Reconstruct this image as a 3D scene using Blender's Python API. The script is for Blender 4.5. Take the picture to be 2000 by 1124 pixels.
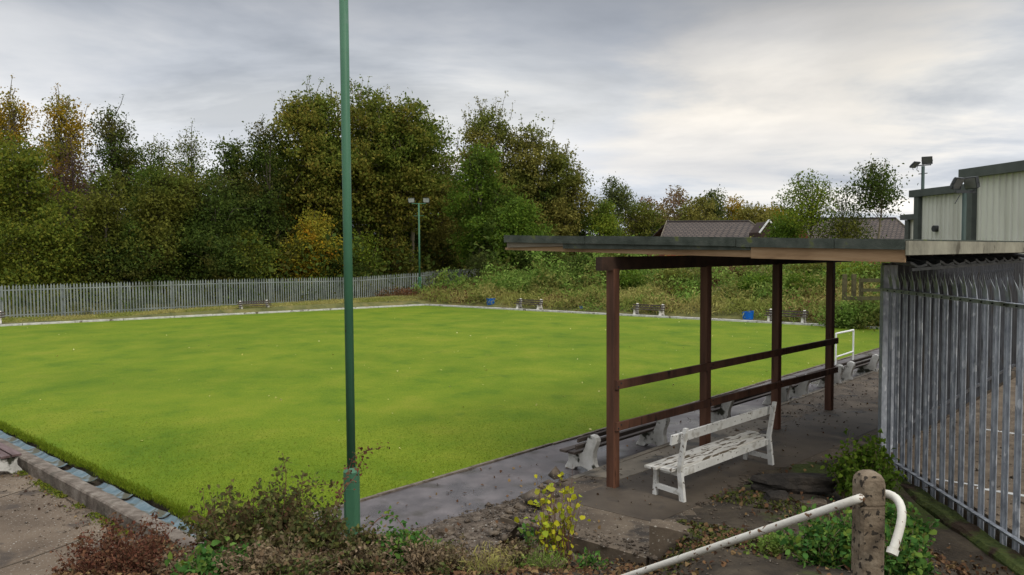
import bpy, math, random
import numpy as np
from mathutils import Vector, Matrix

scene = bpy.context.scene
for o in list(bpy.data.objects):
    bpy.data.objects.remove(o)
COL = scene.collection
R = math.radians

# ------------------------------------------------------------------ camera
PITCH, ROLL, EYE, F = 2.75, -0.35, 3.4, 1500.0
CM = Matrix.Rotation(R(90 - PITCH), 3, 'X') @ Matrix.Rotation(R(ROLL), 3, 'Z')
cam_d = bpy.data.cameras.new('camera')
cam = bpy.data.objects.new('camera', cam_d)
COL.objects.link(cam)
cam.matrix_world = Matrix.Translation((0, 0, EYE)) @ CM.to_4x4()
cam_d.sensor_width = 36
cam_d.lens = 36 * F / 2000
cam_d.clip_start = 0.05
cam_d.clip_end = 3000
scene.camera = cam
scene.render.resolution_x = 1024
scene.render.resolution_y = 575

def ray(px, py):
    return CM @ Vector(((px - 1000) / F, -(py - 562) / F, -1))
def at(px, py, z):
    r = ray(px, py)
    return Vector((0, 0, EYE)) + r * ((z - EYE) / r.z)
def atd(px, py, depth):
    r = ray(px, py)
    return Vector((0, 0, EYE)) + r * (depth / r.y)

# ------------------------------------------------------------------ world, sun, exposure
SUN_EL, SUN_AZ = 38, -38      # azimuth: degrees clockwise from the view direction reversed (behind-left)
world = bpy.data.worlds.new('World')
scene.world = world
world.use_nodes = True
nt = world.node_tree
nt.nodes.clear()
def N(t, typ, **kw):
    n = t.nodes.new(typ)
    for k, v in kw.items():
        setattr(n, k, v)
    return n
def ramp(t, stops, interp='LINEAR'):
    n = t.nodes.new('ShaderNodeValToRGB')
    n.color_ramp.interpolation = interp
    e = n.color_ramp.elements
    while len(e) < len(stops):
        e.new(0.5)
    for i, (p, c) in enumerate(stops):
        e[i].position = p
        e[i].color = (c[0], c[1], c[2], 1) if hasattr(c, '__len__') else (c, c, c, 1)
    return n
L = nt.links.new
out = N(nt, 'ShaderNodeOutputWorld')
bg = N(nt, 'ShaderNodeBackground')
bg.inputs['Strength'].default_value = 0.1
L(bg.outputs[0], out.inputs[0])
sky = N(nt, 'ShaderNodeTexSky')
sky.sky_type = 'NISHITA'
sky.sun_disc = False
sky.sun_elevation = R(SUN_EL)
sky.sun_rotation = R(180 + SUN_AZ)
tc = N(nt, 'ShaderNodeTexCoord')
sep = N(nt, 'ShaderNodeSeparateXYZ')
L(tc.outputs['Generated'], sep.inputs[0])
def M(t, op, a, b=None, c=None):
    n = t.nodes.new('ShaderNodeMath')
    n.operation = op
    for i, v in enumerate((a, b, c)):
        if v is None: continue
        if hasattr(v, 'links') or hasattr(v, 'is_output'):
            t.links.new(v, n.inputs[i])
        else:
            n.inputs[i].default_value = v
    return n.outputs[0]
zc = M(nt, 'MAXIMUM', sep.outputs[2], 0.0)
den = M(nt, 'ADD', zc, 0.10)
cx = M(nt, 'DIVIDE', sep.outputs[0], den)
cy = M(nt, 'DIVIDE', sep.outputs[1], den)
cmb = N(nt, 'ShaderNodeCombineXYZ')
L(cx, cmb.inputs[0]); L(cy, cmb.inputs[1])
mp = N(nt, 'ShaderNodeMapping')
mp.inputs['Scale'].default_value = (0.62, 0.72, 1)
mp.inputs['Location'].default_value = (3.3, 1.2, 0)
mp.inputs['Rotation'].default_value = (0, 0, R(8))
L(cmb.outputs[0], mp.inputs[0])
n1 = N(nt, 'ShaderNodeTexNoise')
n1.inputs['Scale'].default_value = 1.0
n1.inputs['Detail'].default_value = 6
n1.inputs['Roughness'].default_value = 0.58
n1.inputs['Distortion'].default_value = 0.25
L(mp.outputs[0], n1.inputs['Vector'])
mp2 = N(nt, 'ShaderNodeMapping')
mp2.inputs['Scale'].default_value = (0.14, 0.4, 1)
mp2.inputs['Location'].default_value = (8.1, 4.4, 0)
L(cmb.outputs[0], mp2.inputs[0])
n2 = N(nt, 'ShaderNodeTexNoise')
n2.inputs['Scale'].default_value = 1.6
n2.inputs['Detail'].default_value = 4
L(mp2.outputs[0], n2.inputs['Vector'])
# brightness of an overcast sky by height: pale low down, a grey bank, then bright overhead
grad = ramp(nt, [(0.0, (0.79, 0.82, 0.88)), (0.08, (0.80, 0.825, 0.87)), (0.16, (0.90, 0.895, 0.885)), (0.23, (0.77, 0.775, 0.775)),
                 (0.32, (0.50, 0.51, 0.53)), (0.45, (0.6, 0.62, 0.66)), (1.0, (2.3, 2.35, 2.45))])
L(zc, grad.inputs[0])
mod = ramp(nt, [(0.35, (0.64, 0.67, 0.715)), (0.46, (0.87, 0.89, 0.92)), (0.54, (1.05, 1.045, 1.04)), (0.65, (1.22, 1.20, 1.17))])
L(n1.outputs['Fac'], mod.inputs[0])
mod2 = ramp(nt, [(0.36, (0.84, 0.86, 0.90)), (0.5, (1.0, 1.0, 1.0)), (0.64, (1.14, 1.12, 1.08))])
L(n2.outputs['Fac'], mod2.inputs[0])
def MIX(t, typ, fac, a, b):
    n = t.nodes.new('ShaderNodeMix')
    n.data_type = 'RGBA'
    n.blend_type = typ
    n.clamp_factor = True
    for idx, v in ((0, fac), (6, a), (7, b)):
        if hasattr(v, 'is_output'):
            t.links.new(v, n.inputs[idx])
        elif hasattr(v, '__len__'):
            n.inputs[idx].default_value = (v[0], v[1], v[2], 1)
        else:
            n.inputs[idx].default_value = v
    return n.outputs[2]
c1 = MIX(nt, 'MULTIPLY', 1.0, grad.outputs[0], mod.outputs[0])
c2 = MIX(nt, 'MULTIPLY', 1.0, c1, mod2.outputs[0])
def glow(px, py, lo, hi, col, src):
    d = ray(px, py).normalized()
    vd = N(nt, 'ShaderNodeVectorMath'); vd.operation = 'DOT_PRODUCT'
    vd.inputs[1].default_value = d
    L(tc.outputs['Generated'], vd.inputs[0])
    rpn = ramp(nt, [(0.0, 0.0), (1.0, 1.0)], 'EASE')
    mr = N(nt, 'ShaderNodeMapRange'); mr.inputs['From Min'].default_value = lo; mr.inputs['From Max'].default_value = hi
    warp = M(nt, 'ADD', vd.outputs['Value'], M(nt, 'MULTIPLY', M(nt, 'SUBTRACT', n1.outputs['Fac'], 0.5), 0.14))
    L(warp, mr.inputs['Value']); L(mr.outputs[0], rpn.inputs[0])
    return MIX(nt, 'MULTIPLY', rpn.outputs[0], src, col)
c2 = glow(1580, 180, 0.965, 1.0, (1.14, 1.08, 0.99), c2)
c2 = glow(430, 270, 0.95, 1.0, (1.16, 1.15, 1.13), c2)
c2 = glow(1350, 330, 0.97, 1.0, (1.0, 1.01, 1.03), c2)
c2 = glow(1400, 0, 0.955, 1.0, (0.80, 0.81, 0.83), c2)
c2 = glow(450, 60, 0.965, 1.0, (0.86, 0.87, 0.89), c2)
c3 = MIX(nt, 'MULTIPLY', 1.0, c2, (10.0, 10.0, 10.0))
c4 = MIX(nt, 'MIX', 0.96, sky.outputs[0], c3)
L(c4, bg.inputs['Color'])

sd = bpy.data.lights.new('sun', 'SUN')
sd.energy = 1.5
sd.angle = R(14)
sd.color = (1.0, 0.95, 0.86)
sun = bpy.data.objects.new('sun', sd)
COL.objects.link(sun)
az = R(180 + SUN_AZ)
sdir = Vector((math.sin(az) * math.cos(R(SUN_EL)), math.cos(az) * math.cos(R(SUN_EL)), math.sin(R(SUN_EL))))
sun.rotation_euler = sdir.to_track_quat('Z', 'Y').to_euler()
scene.view_settings.view_transform = 'Standard'
scene.view_settings.look = 'None'
scene.view_settings.exposure = 0.0
scene.view_settings.gamma = 1.0

# ------------------------------------------------------------------ materials
MATS = {}
def newmat(name):
    m = bpy.data.materials.new(name)
    m.use_nodes = True
    MATS[name] = m
    return m, m.node_tree, m.node_tree.nodes['Principled BSDF']

def surf(name, cols, scale=4.0, rough=0.85, bump=0.2, bscale=None, stretch=(1, 1, 1), detail=8, spots=None, metal=0.0,
         rough2=None, bumpdist=0.01, spec=0.3, second=None, second_scale=0.5, world_co=False):
    """noise-coloured surface; cols = list of colours; spots = (colour, scale, threshold, softness)"""
    m, t, p = newmat(name)
    lk = t.links.new
    co = N(t, 'ShaderNodeTexCoord')
    mpn = N(t, 'ShaderNodeMapping')
    mpn.inputs['Scale'].default_value = stretch
    lk(co.outputs['Object'], mpn.inputs[0])
    nz = N(t, 'ShaderNodeTexNoise')
    nz.inputs['Scale'].default_value = scale
    nz.inputs['Detail'].default_value = detail
    nz.inputs['Roughness'].default_value = 0.62
    lk(mpn.outputs[0], nz.inputs['Vector'])
    k = len(cols)
    stops = [(0.32 + 0.36 * i / max(1, k - 1), c) for i, c in enumerate(cols)]
    rp = ramp(t, stops)
    lk(nz.outputs['Fac'], rp.inputs[0])
    col = rp.outputs[0]
    if second:
        nb = N(t, 'ShaderNodeTexNoise')
        nb.inputs['Scale'].default_value = second_scale
        nb.inputs['Detail'].default_value = 4
        lk(mpn.outputs[0], nb.inputs['Vector'])
        rb = ramp(t, [(0.42, 0.0), (0.6, 1.0)])
        lk(nb.outputs['Fac'], rb.inputs[0])
        col = MIX(t, 'MIX', rb.outputs[0], col, second)
    if spots:
        for (sc, ssc, th, so) in (spots if isinstance(spots[0], tuple) and isinstance(spots[0][0], tuple) else [spots]):
            ns = N(t, 'ShaderNodeTexNoise')
            ns.inputs['Scale'].default_value = ssc
            ns.inputs['Detail'].default_value = 5
            lk(mpn.outputs[0], ns.inputs['Vector'])
            rs = ramp(t, [(th, 0.0), (th + so, 1.0)])
            lk(ns.outputs['Fac'], rs.inputs[0])
            col = MIX(t, 'MIX', rs.outputs[0], col, sc)
    lk(col, p.inputs['Base Color'])
    p.inputs['Roughness'].default_value = rough
    p.inputs['Metallic'].default_value = metal
    p.inputs['Specular IOR Level'].default_value = spec
    if rough2 is not None:
        nr = N(t, 'ShaderNodeTexNoise')
        nr.inputs['Scale'].default_value = 1.1
        nr.inputs['Detail'].default_value = 4
        lk(mpn.outputs[0], nr.inputs['Vector'])
        rr = ramp(t, [(0.4, rough), (0.6, rough2)])
        lk(nr.outputs['Fac'], rr.inputs[0])
        lk(rr.outputs[0], p.inputs['Roughness'])
    if bump:
        nbp = N(t, 'ShaderNodeTexNoise')
        nbp.inputs['Scale'].default_value = bscale or scale * 3
        nbp.inputs['Detail'].default_value = 8
        lk(mpn.outputs[0], nbp.inputs['Vector'])
        bp = N(t, 'ShaderNodeBump')
        bp.inputs['Strength'].default_value = bump
        bp.inputs['Distance'].default_value = bumpdist
        lk(nbp.outputs['Fac'], bp.inputs['Height'])
        lk(bp.outputs[0], p.inputs['Normal'])
    return m

def leafmat(name, cols, patch=None, pscale=0.35, trans=0.35, rough=0.9, pth=0.5):
    """per-leaf colour picked at random from cols; patch = second palette in large areas"""
    m, t, p = newmat(name)
    lk = t.links.new
    g = N(t, 'ShaderNodeNewGeometry')
    k = len(cols)
    rp = ramp(t, [(i / max(1, k - 1), c) for i, c in enumerate(cols)])
    lk(g.outputs['Random Per Island'], rp.inputs[0])
    col = rp.outputs[0]
    co = N(t, 'ShaderNodeTexCoord')
    if patch:
        k = len(patch)
        r2 = ramp(t, [(i / max(1, k - 1), c) for i, c in enumerate(patch)])
        lk(g.outputs['Random Per Island'], r2.inputs[0])
        nz = N(t, 'ShaderNodeTexNoise')
        nz.inputs['Scale'].default_value = pscale
        nz.inputs['Detail'].default_value = 5
        lk(co.outputs['Object'], nz.inputs['Vector'])
        rr = ramp(t, [(pth - 0.05, 0.0), (pth + 0.07, 1.0)])
        lk(nz.outputs['Fac'], rr.inputs[0])
        col = MIX(t, 'MIX', rr.outputs[0], col, r2.outputs[0])
    lk(col, p.inputs['Base Color'])
    p.inputs['Roughness'].default_value = rough
    p.inputs['Specular IOR Level'].default_value = 0.12
    tr = N(t, 'ShaderNodeBsdfTranslucent')
    lk(col, tr.inputs['Color'])
    mx = N(t, 'ShaderNodeMixShader')
    mx.inputs[0].default_value = trans
    lk(p.outputs[0], mx.inputs[1]); lk(tr.outputs[0], mx.inputs[2])
    lk(mx.outputs[0], t.nodes['Material Output'].inputs['Surface'])
    return m

# bowling green turf
def turf_mat():
    m, t, p = newmat('turf')
    lk = t.links.new
    co = N(t, 'ShaderNodeTexCoord')
    def nz(scale, stretch=(1, 1, 1), rot=0, detail=6, rough=0.6):
        mpn = N(t, 'ShaderNodeMapping')
        mpn.inputs['Scale'].default_value = stretch
        mpn.inputs['Rotation'].default_value = (0, 0, rot)
        lk(co.outputs['Object'], mpn.inputs[0])
        n = N(t, 'ShaderNodeTexNoise')
        n.inputs['Scale'].default_value = scale
        n.inputs['Detail'].default_value = detail
        n.inputs['Roughness'].default_value = rough
        lk(mpn.outputs[0], n.inputs['Vector'])
        return n.outputs['Fac']
    a = ramp(t, [(0.28, (0.070, 0.130, 0.005)), (0.44, (0.110, 0.166, 0.006)), (0.56, (0.132, 0.180, 0.008)), (0.72, (0.165, 0.194, 0.014))])
    lk(nz(0.55, (1.25, 1, 1), 0.3, 9, 0.62), a.inputs[0])
    b = ramp(t, [(0.38, (0.82, 0.88, 0.8)), (0.52, (1.0, 1.0, 1.0)), (0.66, (1.08, 1.04, 1.1))])
    lk(nz(0.16, (1, 1.2, 1), 0.8, 5), b.inputs[0])
    c = MIX(t, 'MULTIPLY', 1.0, a.outputs[0], b.outputs[0])
    d = ramp(t, [(0.36, (0.62, 0.72, 0.5)), (0.5, (1, 1, 1)), (0.64, (1.25, 1.18, 1.5))])
    lk(nz(26, (1, 1, 1), 0, 9, 0.75), d.inputs[0])
    e = MIX(t, 'MULTIPLY', 0.9, c, d.outputs[0])
    f = ramp(t, [(0.60, 0.0), (0.70, 1.0)])
    lk(nz(3.2, (1, 1, 1), 0, 6), f.inputs[0])
    g = MIX(t, 'MIX', M(t, 'MULTIPLY', f.outputs[0], 0.3), e, (0.185, 0.19, 0.025))
    h = ramp(t, [(0.28, 1.0), (0.38, 0.0)])
    lk(nz(0.9, (1, 1, 1), 1.0, 7), h.inputs[0])
    g = MIX(t, 'MIX', M(t, 'MULTIPLY', h.outputs[0], 0.55), g, (0.048, 0.10, 0.006))
    lk(g, p.inputs['Base Color'])
    p.inputs['Roughness'].default_value = 0.9
    p.inputs['Specular IOR Level'].default_value = 0.15
    bp = N(t, 'ShaderNodeBump')
    bp.inputs['Strength'].default_value = 0.6
    bp.inputs['Distance'].default_value = 0.02
    lk(nz(45, (1, 1, 1), 0, 8, 0.7), bp.inputs['Height'])
    lk(bp.outputs[0], p.inputs['Normal'])
    return m
TURF = turf_mat()
BLADE = leafmat('grass_blade', [(0.09, 0.15, 0.008), (0.15, 0.20, 0.012), (0.115, 0.145, 0.012)], trans=0.35)
EARTH = surf('earth', [(0.02, 0.015, 0.010), (0.045, 0.034, 0.022), (0.08, 0.062, 0.04)], 2.2, 0.95, 0.8, 18, spots=((0.045, 0.06, 0.012), 1.3, 0.54, 0.08), bumpdist=0.03)
VERGE = surf('verge_earth', [(0.05, 0.055, 0.016), (0.11, 0.11, 0.03), (0.17, 0.14, 0.05)], 1.2, 0.95, 0.6, 9, bumpdist=0.05)
CONC = surf('worn_concrete', [(0.050, 0.036, 0.024), (0.099, 0.075, 0.052), (0.160, 0.124, 0.086)], 1.4, 0.8, 0.5, 40,
            spots=[((0.035, 0.028, 0.022), 2.6, 0.56, 0.1), ((0.26, 0.235, 0.19), 34, 0.63, 0.05)], bumpdist=0.008)
SLAB = surf('smooth_slab', [(0.046, 0.035, 0.025), (0.077, 0.060, 0.043), (0.116, 0.091, 0.066)], 0.9, 0.7, 0.3, 60,
            spots=((0.035, 0.03, 0.026), 2.0, 0.56, 0.12), bumpdist=0.004)
SLABL = surf('pale_slab', [(0.110, 0.092, 0.069), (0.165, 0.140, 0.105), (0.231, 0.195, 0.148)], 1.2, 0.7, 0.35, 50,
             spots=((0.07, 0.062, 0.052), 2.5, 0.55, 0.1), bumpdist=0.005)
WETPATH = surf('wet_tarmac', [(0.052, 0.044, 0.045), (0.083, 0.072, 0.072), (0.135, 0.118, 0.117)], 2.2, 0.2, 0.35, 70, rough2=0.75,
               spots=((0.05, 0.042, 0.036), 1.6, 0.57, 0.08), spec=0.5, bumpdist=0.004)
GRAVEL = surf('gritty_ground', [(0.044, 0.032, 0.022), (0.088, 0.067, 0.048), (0.165, 0.130, 0.096)], 7, 0.9, 0.9, 55,
              spots=((0.32, 0.30, 0.26), 26, 0.63, 0.05), bumpdist=0.02)
LPAVE = surf('left_pavement', [(0.075, 0.053, 0.034), (0.116, 0.085, 0.057), (0.165, 0.126, 0.086)], 0.8, 0.85, 0.5, 45,
             spots=[((0.28, 0.26, 0.22), 30, 0.62, 0.05), ((0.05, 0.038, 0.028), 1.7, 0.60, 0.08)], bumpdist=0.006)
KERBC = surf('kerb_concrete', [(0.07, 0.054, 0.04), (0.135, 0.11, 0.087), (0.22, 0.19, 0.155)], 5, 0.9, 0.9, 30,
             spots=((0.05, 0.042, 0.03), 2.0, 0.60, 0.12), bumpdist=0.02)
KERBW = surf('white_edging', [(0.32, 0.31, 0.27), (0.52, 0.51, 0.46), (0.64, 0.63, 0.58)], 5, 0.8, 0.4, 20,
             spots=((0.12, 0.10, 0.07), 2.5, 0.60, 0.06))
BLUE = surf('blue_liner', [(0.06, 0.095, 0.11), (0.10, 0.145, 0.165), (0.17, 0.205, 0.22)], 5, 0.85, 0.3, 12, spots=((0.07, 0.068, 0.045), 4, 0.53, 0.08))
STAIN = surf('red_brown_stain', [(0.05, 0.021, 0.012), (0.095, 0.04, 0.022), (0.15, 0.067, 0.038)], 5, 0.62, 0.35, 30,
             stretch=(1, 1, 0.12), spots=((0.02, 0.008, 0.005), 9, 0.64, 0.04), bumpdist=0.004)
STAIND = surf('dark_stain', [(0.02, 0.011, 0.007), (0.038, 0.02, 0.012), (0.06, 0.032, 0.02)], 5, 0.7, 0.3, 30, bumpdist=0.004)
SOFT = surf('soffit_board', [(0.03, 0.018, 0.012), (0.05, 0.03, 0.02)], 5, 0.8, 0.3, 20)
RAW = surf('weathered_board', [(0.17, 0.10, 0.05), (0.30, 0.19, 0.10), (0.40, 0.27, 0.155)], 3.0, 0.8, 0.4, 30, stretch=(0.35, 0.35, 2.5),
           spots=[((0.045, 0.026, 0.015), 2.4, 0.60, 0.07)], bumpdist=0.005)
RAWG = surf('grey_board', [(0.10, 0.082, 0.058), (0.17, 0.145, 0.108), (0.23, 0.205, 0.16)], 3.0, 0.85, 0.4, 30, stretch=(0.4, 0.4, 2.5), bumpdist=0.005)
FELT = surf('roofing_felt', [(0.038, 0.046, 0.036), (0.062, 0.072, 0.058), (0.10, 0.105, 0.088)], 6, 0.95, 0.8, 90,
            spots=((0.10, 0.12, 0.04), 6, 0.6, 0.06), bumpdist=0.006)
BEIGE = surf('beige_trim', [(0.16, 0.15, 0.11), (0.25, 0.235, 0.175), (0.31, 0.295, 0.22)], 3, 0.8, 0.3, 20, spots=((0.09, 0.08, 0.055), 4, 0.6, 0.08))
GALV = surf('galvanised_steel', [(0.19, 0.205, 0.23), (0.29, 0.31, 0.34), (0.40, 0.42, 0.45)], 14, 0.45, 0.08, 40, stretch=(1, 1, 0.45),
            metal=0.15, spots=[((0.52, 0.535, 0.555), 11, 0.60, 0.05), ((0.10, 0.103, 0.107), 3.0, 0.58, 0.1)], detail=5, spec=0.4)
GALV_SHADED = surf('shaded_steel', [(0.035, 0.038, 0.042), (0.06, 0.063, 0.07), (0.095, 0.10, 0.11)], 9, 0.6, 0.05, 40, stretch=(1, 1, 0.4), metal=0.1, spots=[((0.05, 0.045, 0.04), 3.0, 0.56, 0.1)])  # steel for the back fence, its shade put into the darker colour
GALVF = surf('weathered_galvanised', [(0.15, 0.175, 0.16), (0.235, 0.26, 0.245), (0.29, 0.315, 0.30)], 1.0, 0.6, 0.0, metal=0.2,
             spots=((0.07, 0.075, 0.04), 0.5, 0.56, 0.1))
SHEET = surf('old_metal_sheet', [(0.045, 0.045, 0.045), (0.085, 0.085, 0.085), (0.13, 0.13, 0.13)], 4, 0.55, 0.2, 20, metal=0.3)
SHEETD = surf('dark_shed_sheet', [(0.018, 0.018, 0.02), (0.035, 0.035, 0.038)], 3, 0.6, 0.2, 20)
POLED = surf('dark_pole_paint', [(0.03, 0.05, 0.042), (0.045, 0.07, 0.06)], 1.3, 0.6, 0.1, 30)
BENCHW = surf('cream_painted_concrete', [(0.5, 0.48, 0.42), (0.64, 0.62, 0.56)], 5, 0.85, 0.3, 30, spots=[((0.12, 0.11, 0.08), 4.0, 0.62, 0.05)])
POLEG = surf('green_pole_paint', [(0.036, 0.112, 0.060), (0.052, 0.145, 0.08), (0.068, 0.175, 0.10)], 1.3, 0.5, 0.1, 30, stretch=(1, 1, 0.4),
             spots=[((0.05, 0.04, 0.02), 16, 0.70, 0.02), ((0.10, 0.17, 0.13), 5, 0.62, 0.08)])
WHITE = surf('peeling_white_paint', [(0.50, 0.49, 0.45), (0.62, 0.61, 0.57), (0.70, 0.69, 0.65)], 3, 0.7, 0.5, 40,
             spots=[((0.11, 0.088, 0.062), 22, 0.64, 0.015), ((0.42, 0.40, 0.35), 6, 0.55, 0.1)], bumpdist=0.004)
WHITES = surf('badly_peeled_white_paint', [(0.42, 0.40, 0.35), (0.58, 0.56, 0.51), (0.68, 0.66, 0.61)], 4, 0.75, 0.8, 30,
              spots=[((0.12, 0.095, 0.066), 12, 0.545, 0.03)], stretch=(0.35, 1.8, 1), bumpdist=0.006)
RAILW = surf('rusty_white_pipe', [(0.50, 0.47, 0.40), (0.64, 0.62, 0.55)], 5, 0.6, 0.3, 40,
             spots=[((0.13, 0.065, 0.03), 24, 0.62, 0.02)])
GATEW = surf('white_rail_paint', [(0.68, 0.68, 0.66), (0.78, 0.78, 0.76)], 4, 0.5, 0.0)
BENCHC = surf('whitewashed_concrete', [(0.36, 0.345, 0.31), (0.52, 0.505, 0.46), (0.62, 0.60, 0.56)], 5, 0.85, 0.7, 30,
              spots=[((0.035, 0.035, 0.022), 4.0, 0.565, 0.06)], bumpdist=0.008)
SLAT = surf('dark_bench_board', [(0.03, 0.022, 0.018), (0.055, 0.04, 0.032), (0.09, 0.07, 0.058)], 4, 0.7, 0.4, 25, stretch=(0.3, 2, 2), bumpdist=0.004)
SLATM = surf('maroon_bench_board', [(0.07, 0.042, 0.04), (0.11, 0.07, 0.066), (0.16, 0.115, 0.11)], 4, 0.6, 0.3, 25, stretch=(0.3, 2, 2))
BOLL = surf('pitted_concrete', [(0.11, 0.08, 0.052), (0.17, 0.13, 0.088), (0.23, 0.185, 0.13)], 10, 0.95, 1.0, 22,
            spots=[((0.032, 0.025, 0.018), 26, 0.585, 0.02), ((0.42, 0.40, 0.36), 7, 0.68, 0.03)], bumpdist=0.015)
BTUB = surf('blue_plastic', [(0.004, 0.10, 0.42), (0.006, 0.13, 0.52)], 2, 0.4, 0.0)
BARK = surf('bark', [(0.05, 0.042, 0.03), (0.10, 0.085, 0.062), (0.16, 0.14, 0.10)], 4, 0.95, 0.6, 14, stretch=(1, 1, 0.3), bumpdist=0.02)
BARKD = surf('dark_bark', [(0.03, 0.022, 0.018), (0.06, 0.042, 0.036)], 4, 0.95, 0.4, 14, stretch=(1, 1, 0.3))
BARKP = surf('pale_bark', [(0.14, 0.115, 0.075), (0.26, 0.22, 0.15)], 3, 0.95, 0.3, 14, stretch=(1, 1, 0.3))
STEM = surf('bramble_stem', [(0.10, 0.04, 0.028), (0.16, 0.075, 0.05)], 9, 0.8, 0.0)
STEMD = surf('dry_stem', [(0.14, 0.10, 0.06), (0.24, 0.18, 0.11)], 9, 0.8, 0.0)
STONE = surf('dark_stone', [(0.012, 0.010, 0.009), (0.03, 0.025, 0.02), (0.06, 0.048, 0.036)], 3, 0.9, 0.9, 14, bumpdist=0.03)
TAR = surf('yard_tarmac', [(0.077, 0.058, 0.039), (0.132, 0.100, 0.069), (0.187, 0.148, 0.103)], 2.5, 0.85, 0.8, 60, spots=((0.308, 0.240, 0.163), 20, 0.64, 0.04))
LINEW = surf('line_paint', [(0.4, 0.4, 0.38), (0.62, 0.62, 0.6)], 6, 0.7, 0.0, spots=((0.10, 0.09, 0.07), 5, 0.58, 0.05))
MOSS = surf('moss', [(0.02, 0.03, 0.006), (0.05, 0.068, 0.014), (0.085, 0.10, 0.025)], 7, 0.95, 1.0, 20, spots=((0.04, 0.025, 0.014), 2.6, 0.52, 0.08), bumpdist=0.03)
TRIM = surf('grey_green_trim', [(0.06, 0.068, 0.062), (0.085, 0.095, 0.088)], 2, 0.5, 0.0)
BRICK = surf('brick', [(0.20, 0.06, 0.03), (0.30, 0.10, 0.05)], 6, 0.9, 0.2)
RENDERW = surf('white_board', [(0.6, 0.6, 0.58), (0.7, 0.7, 0.68)], 3, 0.7, 0)
LAMPB = surf('floodlight_case', [(0.03, 0.032, 0.034), (0.055, 0.058, 0.06)], 4, 0.5, 0)
LAMPG2 = surf('dull_lamp_glass', [(0.10, 0.10, 0.095), (0.17, 0.17, 0.16)], 3, 0.3, 0)
LAMPG = surf('floodlight_glass', [(0.30, 0.31, 0.32), (0.5, 0.51, 0.52)], 3, 0.15, 0, spec=0.6)
FENCEW = surf('old_timber', [(0.08, 0.07, 0.035), (0.15, 0.13, 0.065)], 5, 0.9, 0.2)

def clad_mat():
    m, t, p = newmat('ribbed_cladding')
    lk = t.links.new
    co = N(t, 'ShaderNodeTexCoord')
    nz = N(t, 'ShaderNodeTexNoise')
    nz.inputs['Scale'].default_value = 0.8
    mpn = N(t, 'ShaderNodeMapping'); mpn.inputs['Scale'].default_value = (3, 3, 0.4)
    lk(co.outputs['Object'], mpn.inputs[0]); lk(mpn.outputs[0], nz.inputs['Vector'])
    rp = ramp(t, [(0.35, (0.47, 0.465, 0.40)), (0.6, (0.57, 0.565, 0.50))])
    lk(nz.outputs['Fac'], rp.inputs[0])
    lk(rp.outputs[0], p.inputs['Base Color'])
    p.inputs['Roughness'].default_value = 0.6
    return m
CLAD = clad_mat()
def tile_mat():
    m, t, p = newmat('roof_tiles')
    lk = t.links.new
    co = N(t, 'ShaderNodeTexCoord')
    br = N(t, 'ShaderNodeTexBrick')
    br.inputs['Scale'].default_value = 1.0
    br.inputs['Brick Width'].default_value = 0.34
    br.inputs['Row Height'].default_value = 0.30
    br.inputs['Mortar Size'].default_value = 0.05
    br.inputs['Color1'].default_value = (0.060, 0.044, 0.034, 1)
    br.inputs['Color2'].default_value = (0.088, 0.066, 0.050, 1)
    br.inputs['Mortar'].default_value = (0.02, 0.014, 0.012, 1)
    lk(co.outputs['UV'], br.inputs['Vector'])
    lk(br.outputs['Color'], p.inputs['Base Color'])
    p.inputs['Roughness'].default_value = 0.85
    return m
TILE = tile_mat()

# foliage palettes
G = {}
G['green'] = leafmat('leaf_green', [(0.066, 0.096, 0.015), (0.113, 0.147, 0.018), (0.165, 0.192, 0.024), (0.199, 0.186, 0.024)])
G['dkgreen'] = leafmat('leaf_dark_green', [(0.036, 0.060, 0.013), (0.061, 0.094, 0.015), (0.097, 0.132, 0.024)], patch=[(0.069, 0.067, 0.014), (0.118, 0.096, 0.020)], pscale=0.3, pth=0.56)
G['olive'] = leafmat('leaf_olive', [(0.081, 0.090, 0.015), (0.129, 0.138, 0.022), (0.179, 0.172, 0.028)], patch=[(0.050, 0.090, 0.015), (0.098, 0.147, 0.022)], pscale=0.25)
G['maple'] = leafmat('leaf_maple', [(0.093, 0.109, 0.015), (0.148, 0.159, 0.024), (0.210, 0.197, 0.034), (0.223, 0.165, 0.029)], patch=[(0.068, 0.109, 0.015), (0.123, 0.165, 0.024), (0.185, 0.204, 0.032)], pscale=0.22)
G['mapleb'] = leafmat('leaf_brown_maple', [(0.115, 0.109, 0.021), (0.180, 0.165, 0.034), (0.252, 0.217, 0.050), (0.204, 0.204, 0.045)], patch=[(0.096, 0.121, 0.021), (0.156, 0.172, 0.032)], pscale=0.25)
G['gold'] = leafmat('leaf_gold', [(0.251, 0.171, 0.016), (0.376, 0.221, 0.018), (0.345, 0.270, 0.028)], patch=[(0.117, 0.136, 0.021), (0.204, 0.193, 0.028)], pscale=0.35, pth=0.52)
G['orange'] = leafmat('leaf_orange', [(0.480, 0.264, 0.014), (0.432, 0.336, 0.024), (0.204, 0.192, 0.024), (0.432, 0.168, 0.014)], patch=[(0.120, 0.156, 0.024), (0.240, 0.228, 0.024), (0.360, 0.300, 0.036)], pscale=0.6, pth=0.47)
G['lime'] = leafmat('leaf_lime', [(0.13, 0.20, 0.02), (0.19, 0.25, 0.025), (0.24, 0.26, 0.03)], patch=[(0.08, 0.13, 0.02), (0.13, 0.17, 0.025)], pscale=0.4)
G['bright'] = leafmat('leaf_bright_green', [(0.067, 0.124, 0.015), (0.103, 0.176, 0.019), (0.158, 0.217, 0.023)], patch=[(0.042, 0.073, 0.011), (0.073, 0.104, 0.015)], pscale=0.4, pth=0.54)
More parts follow.
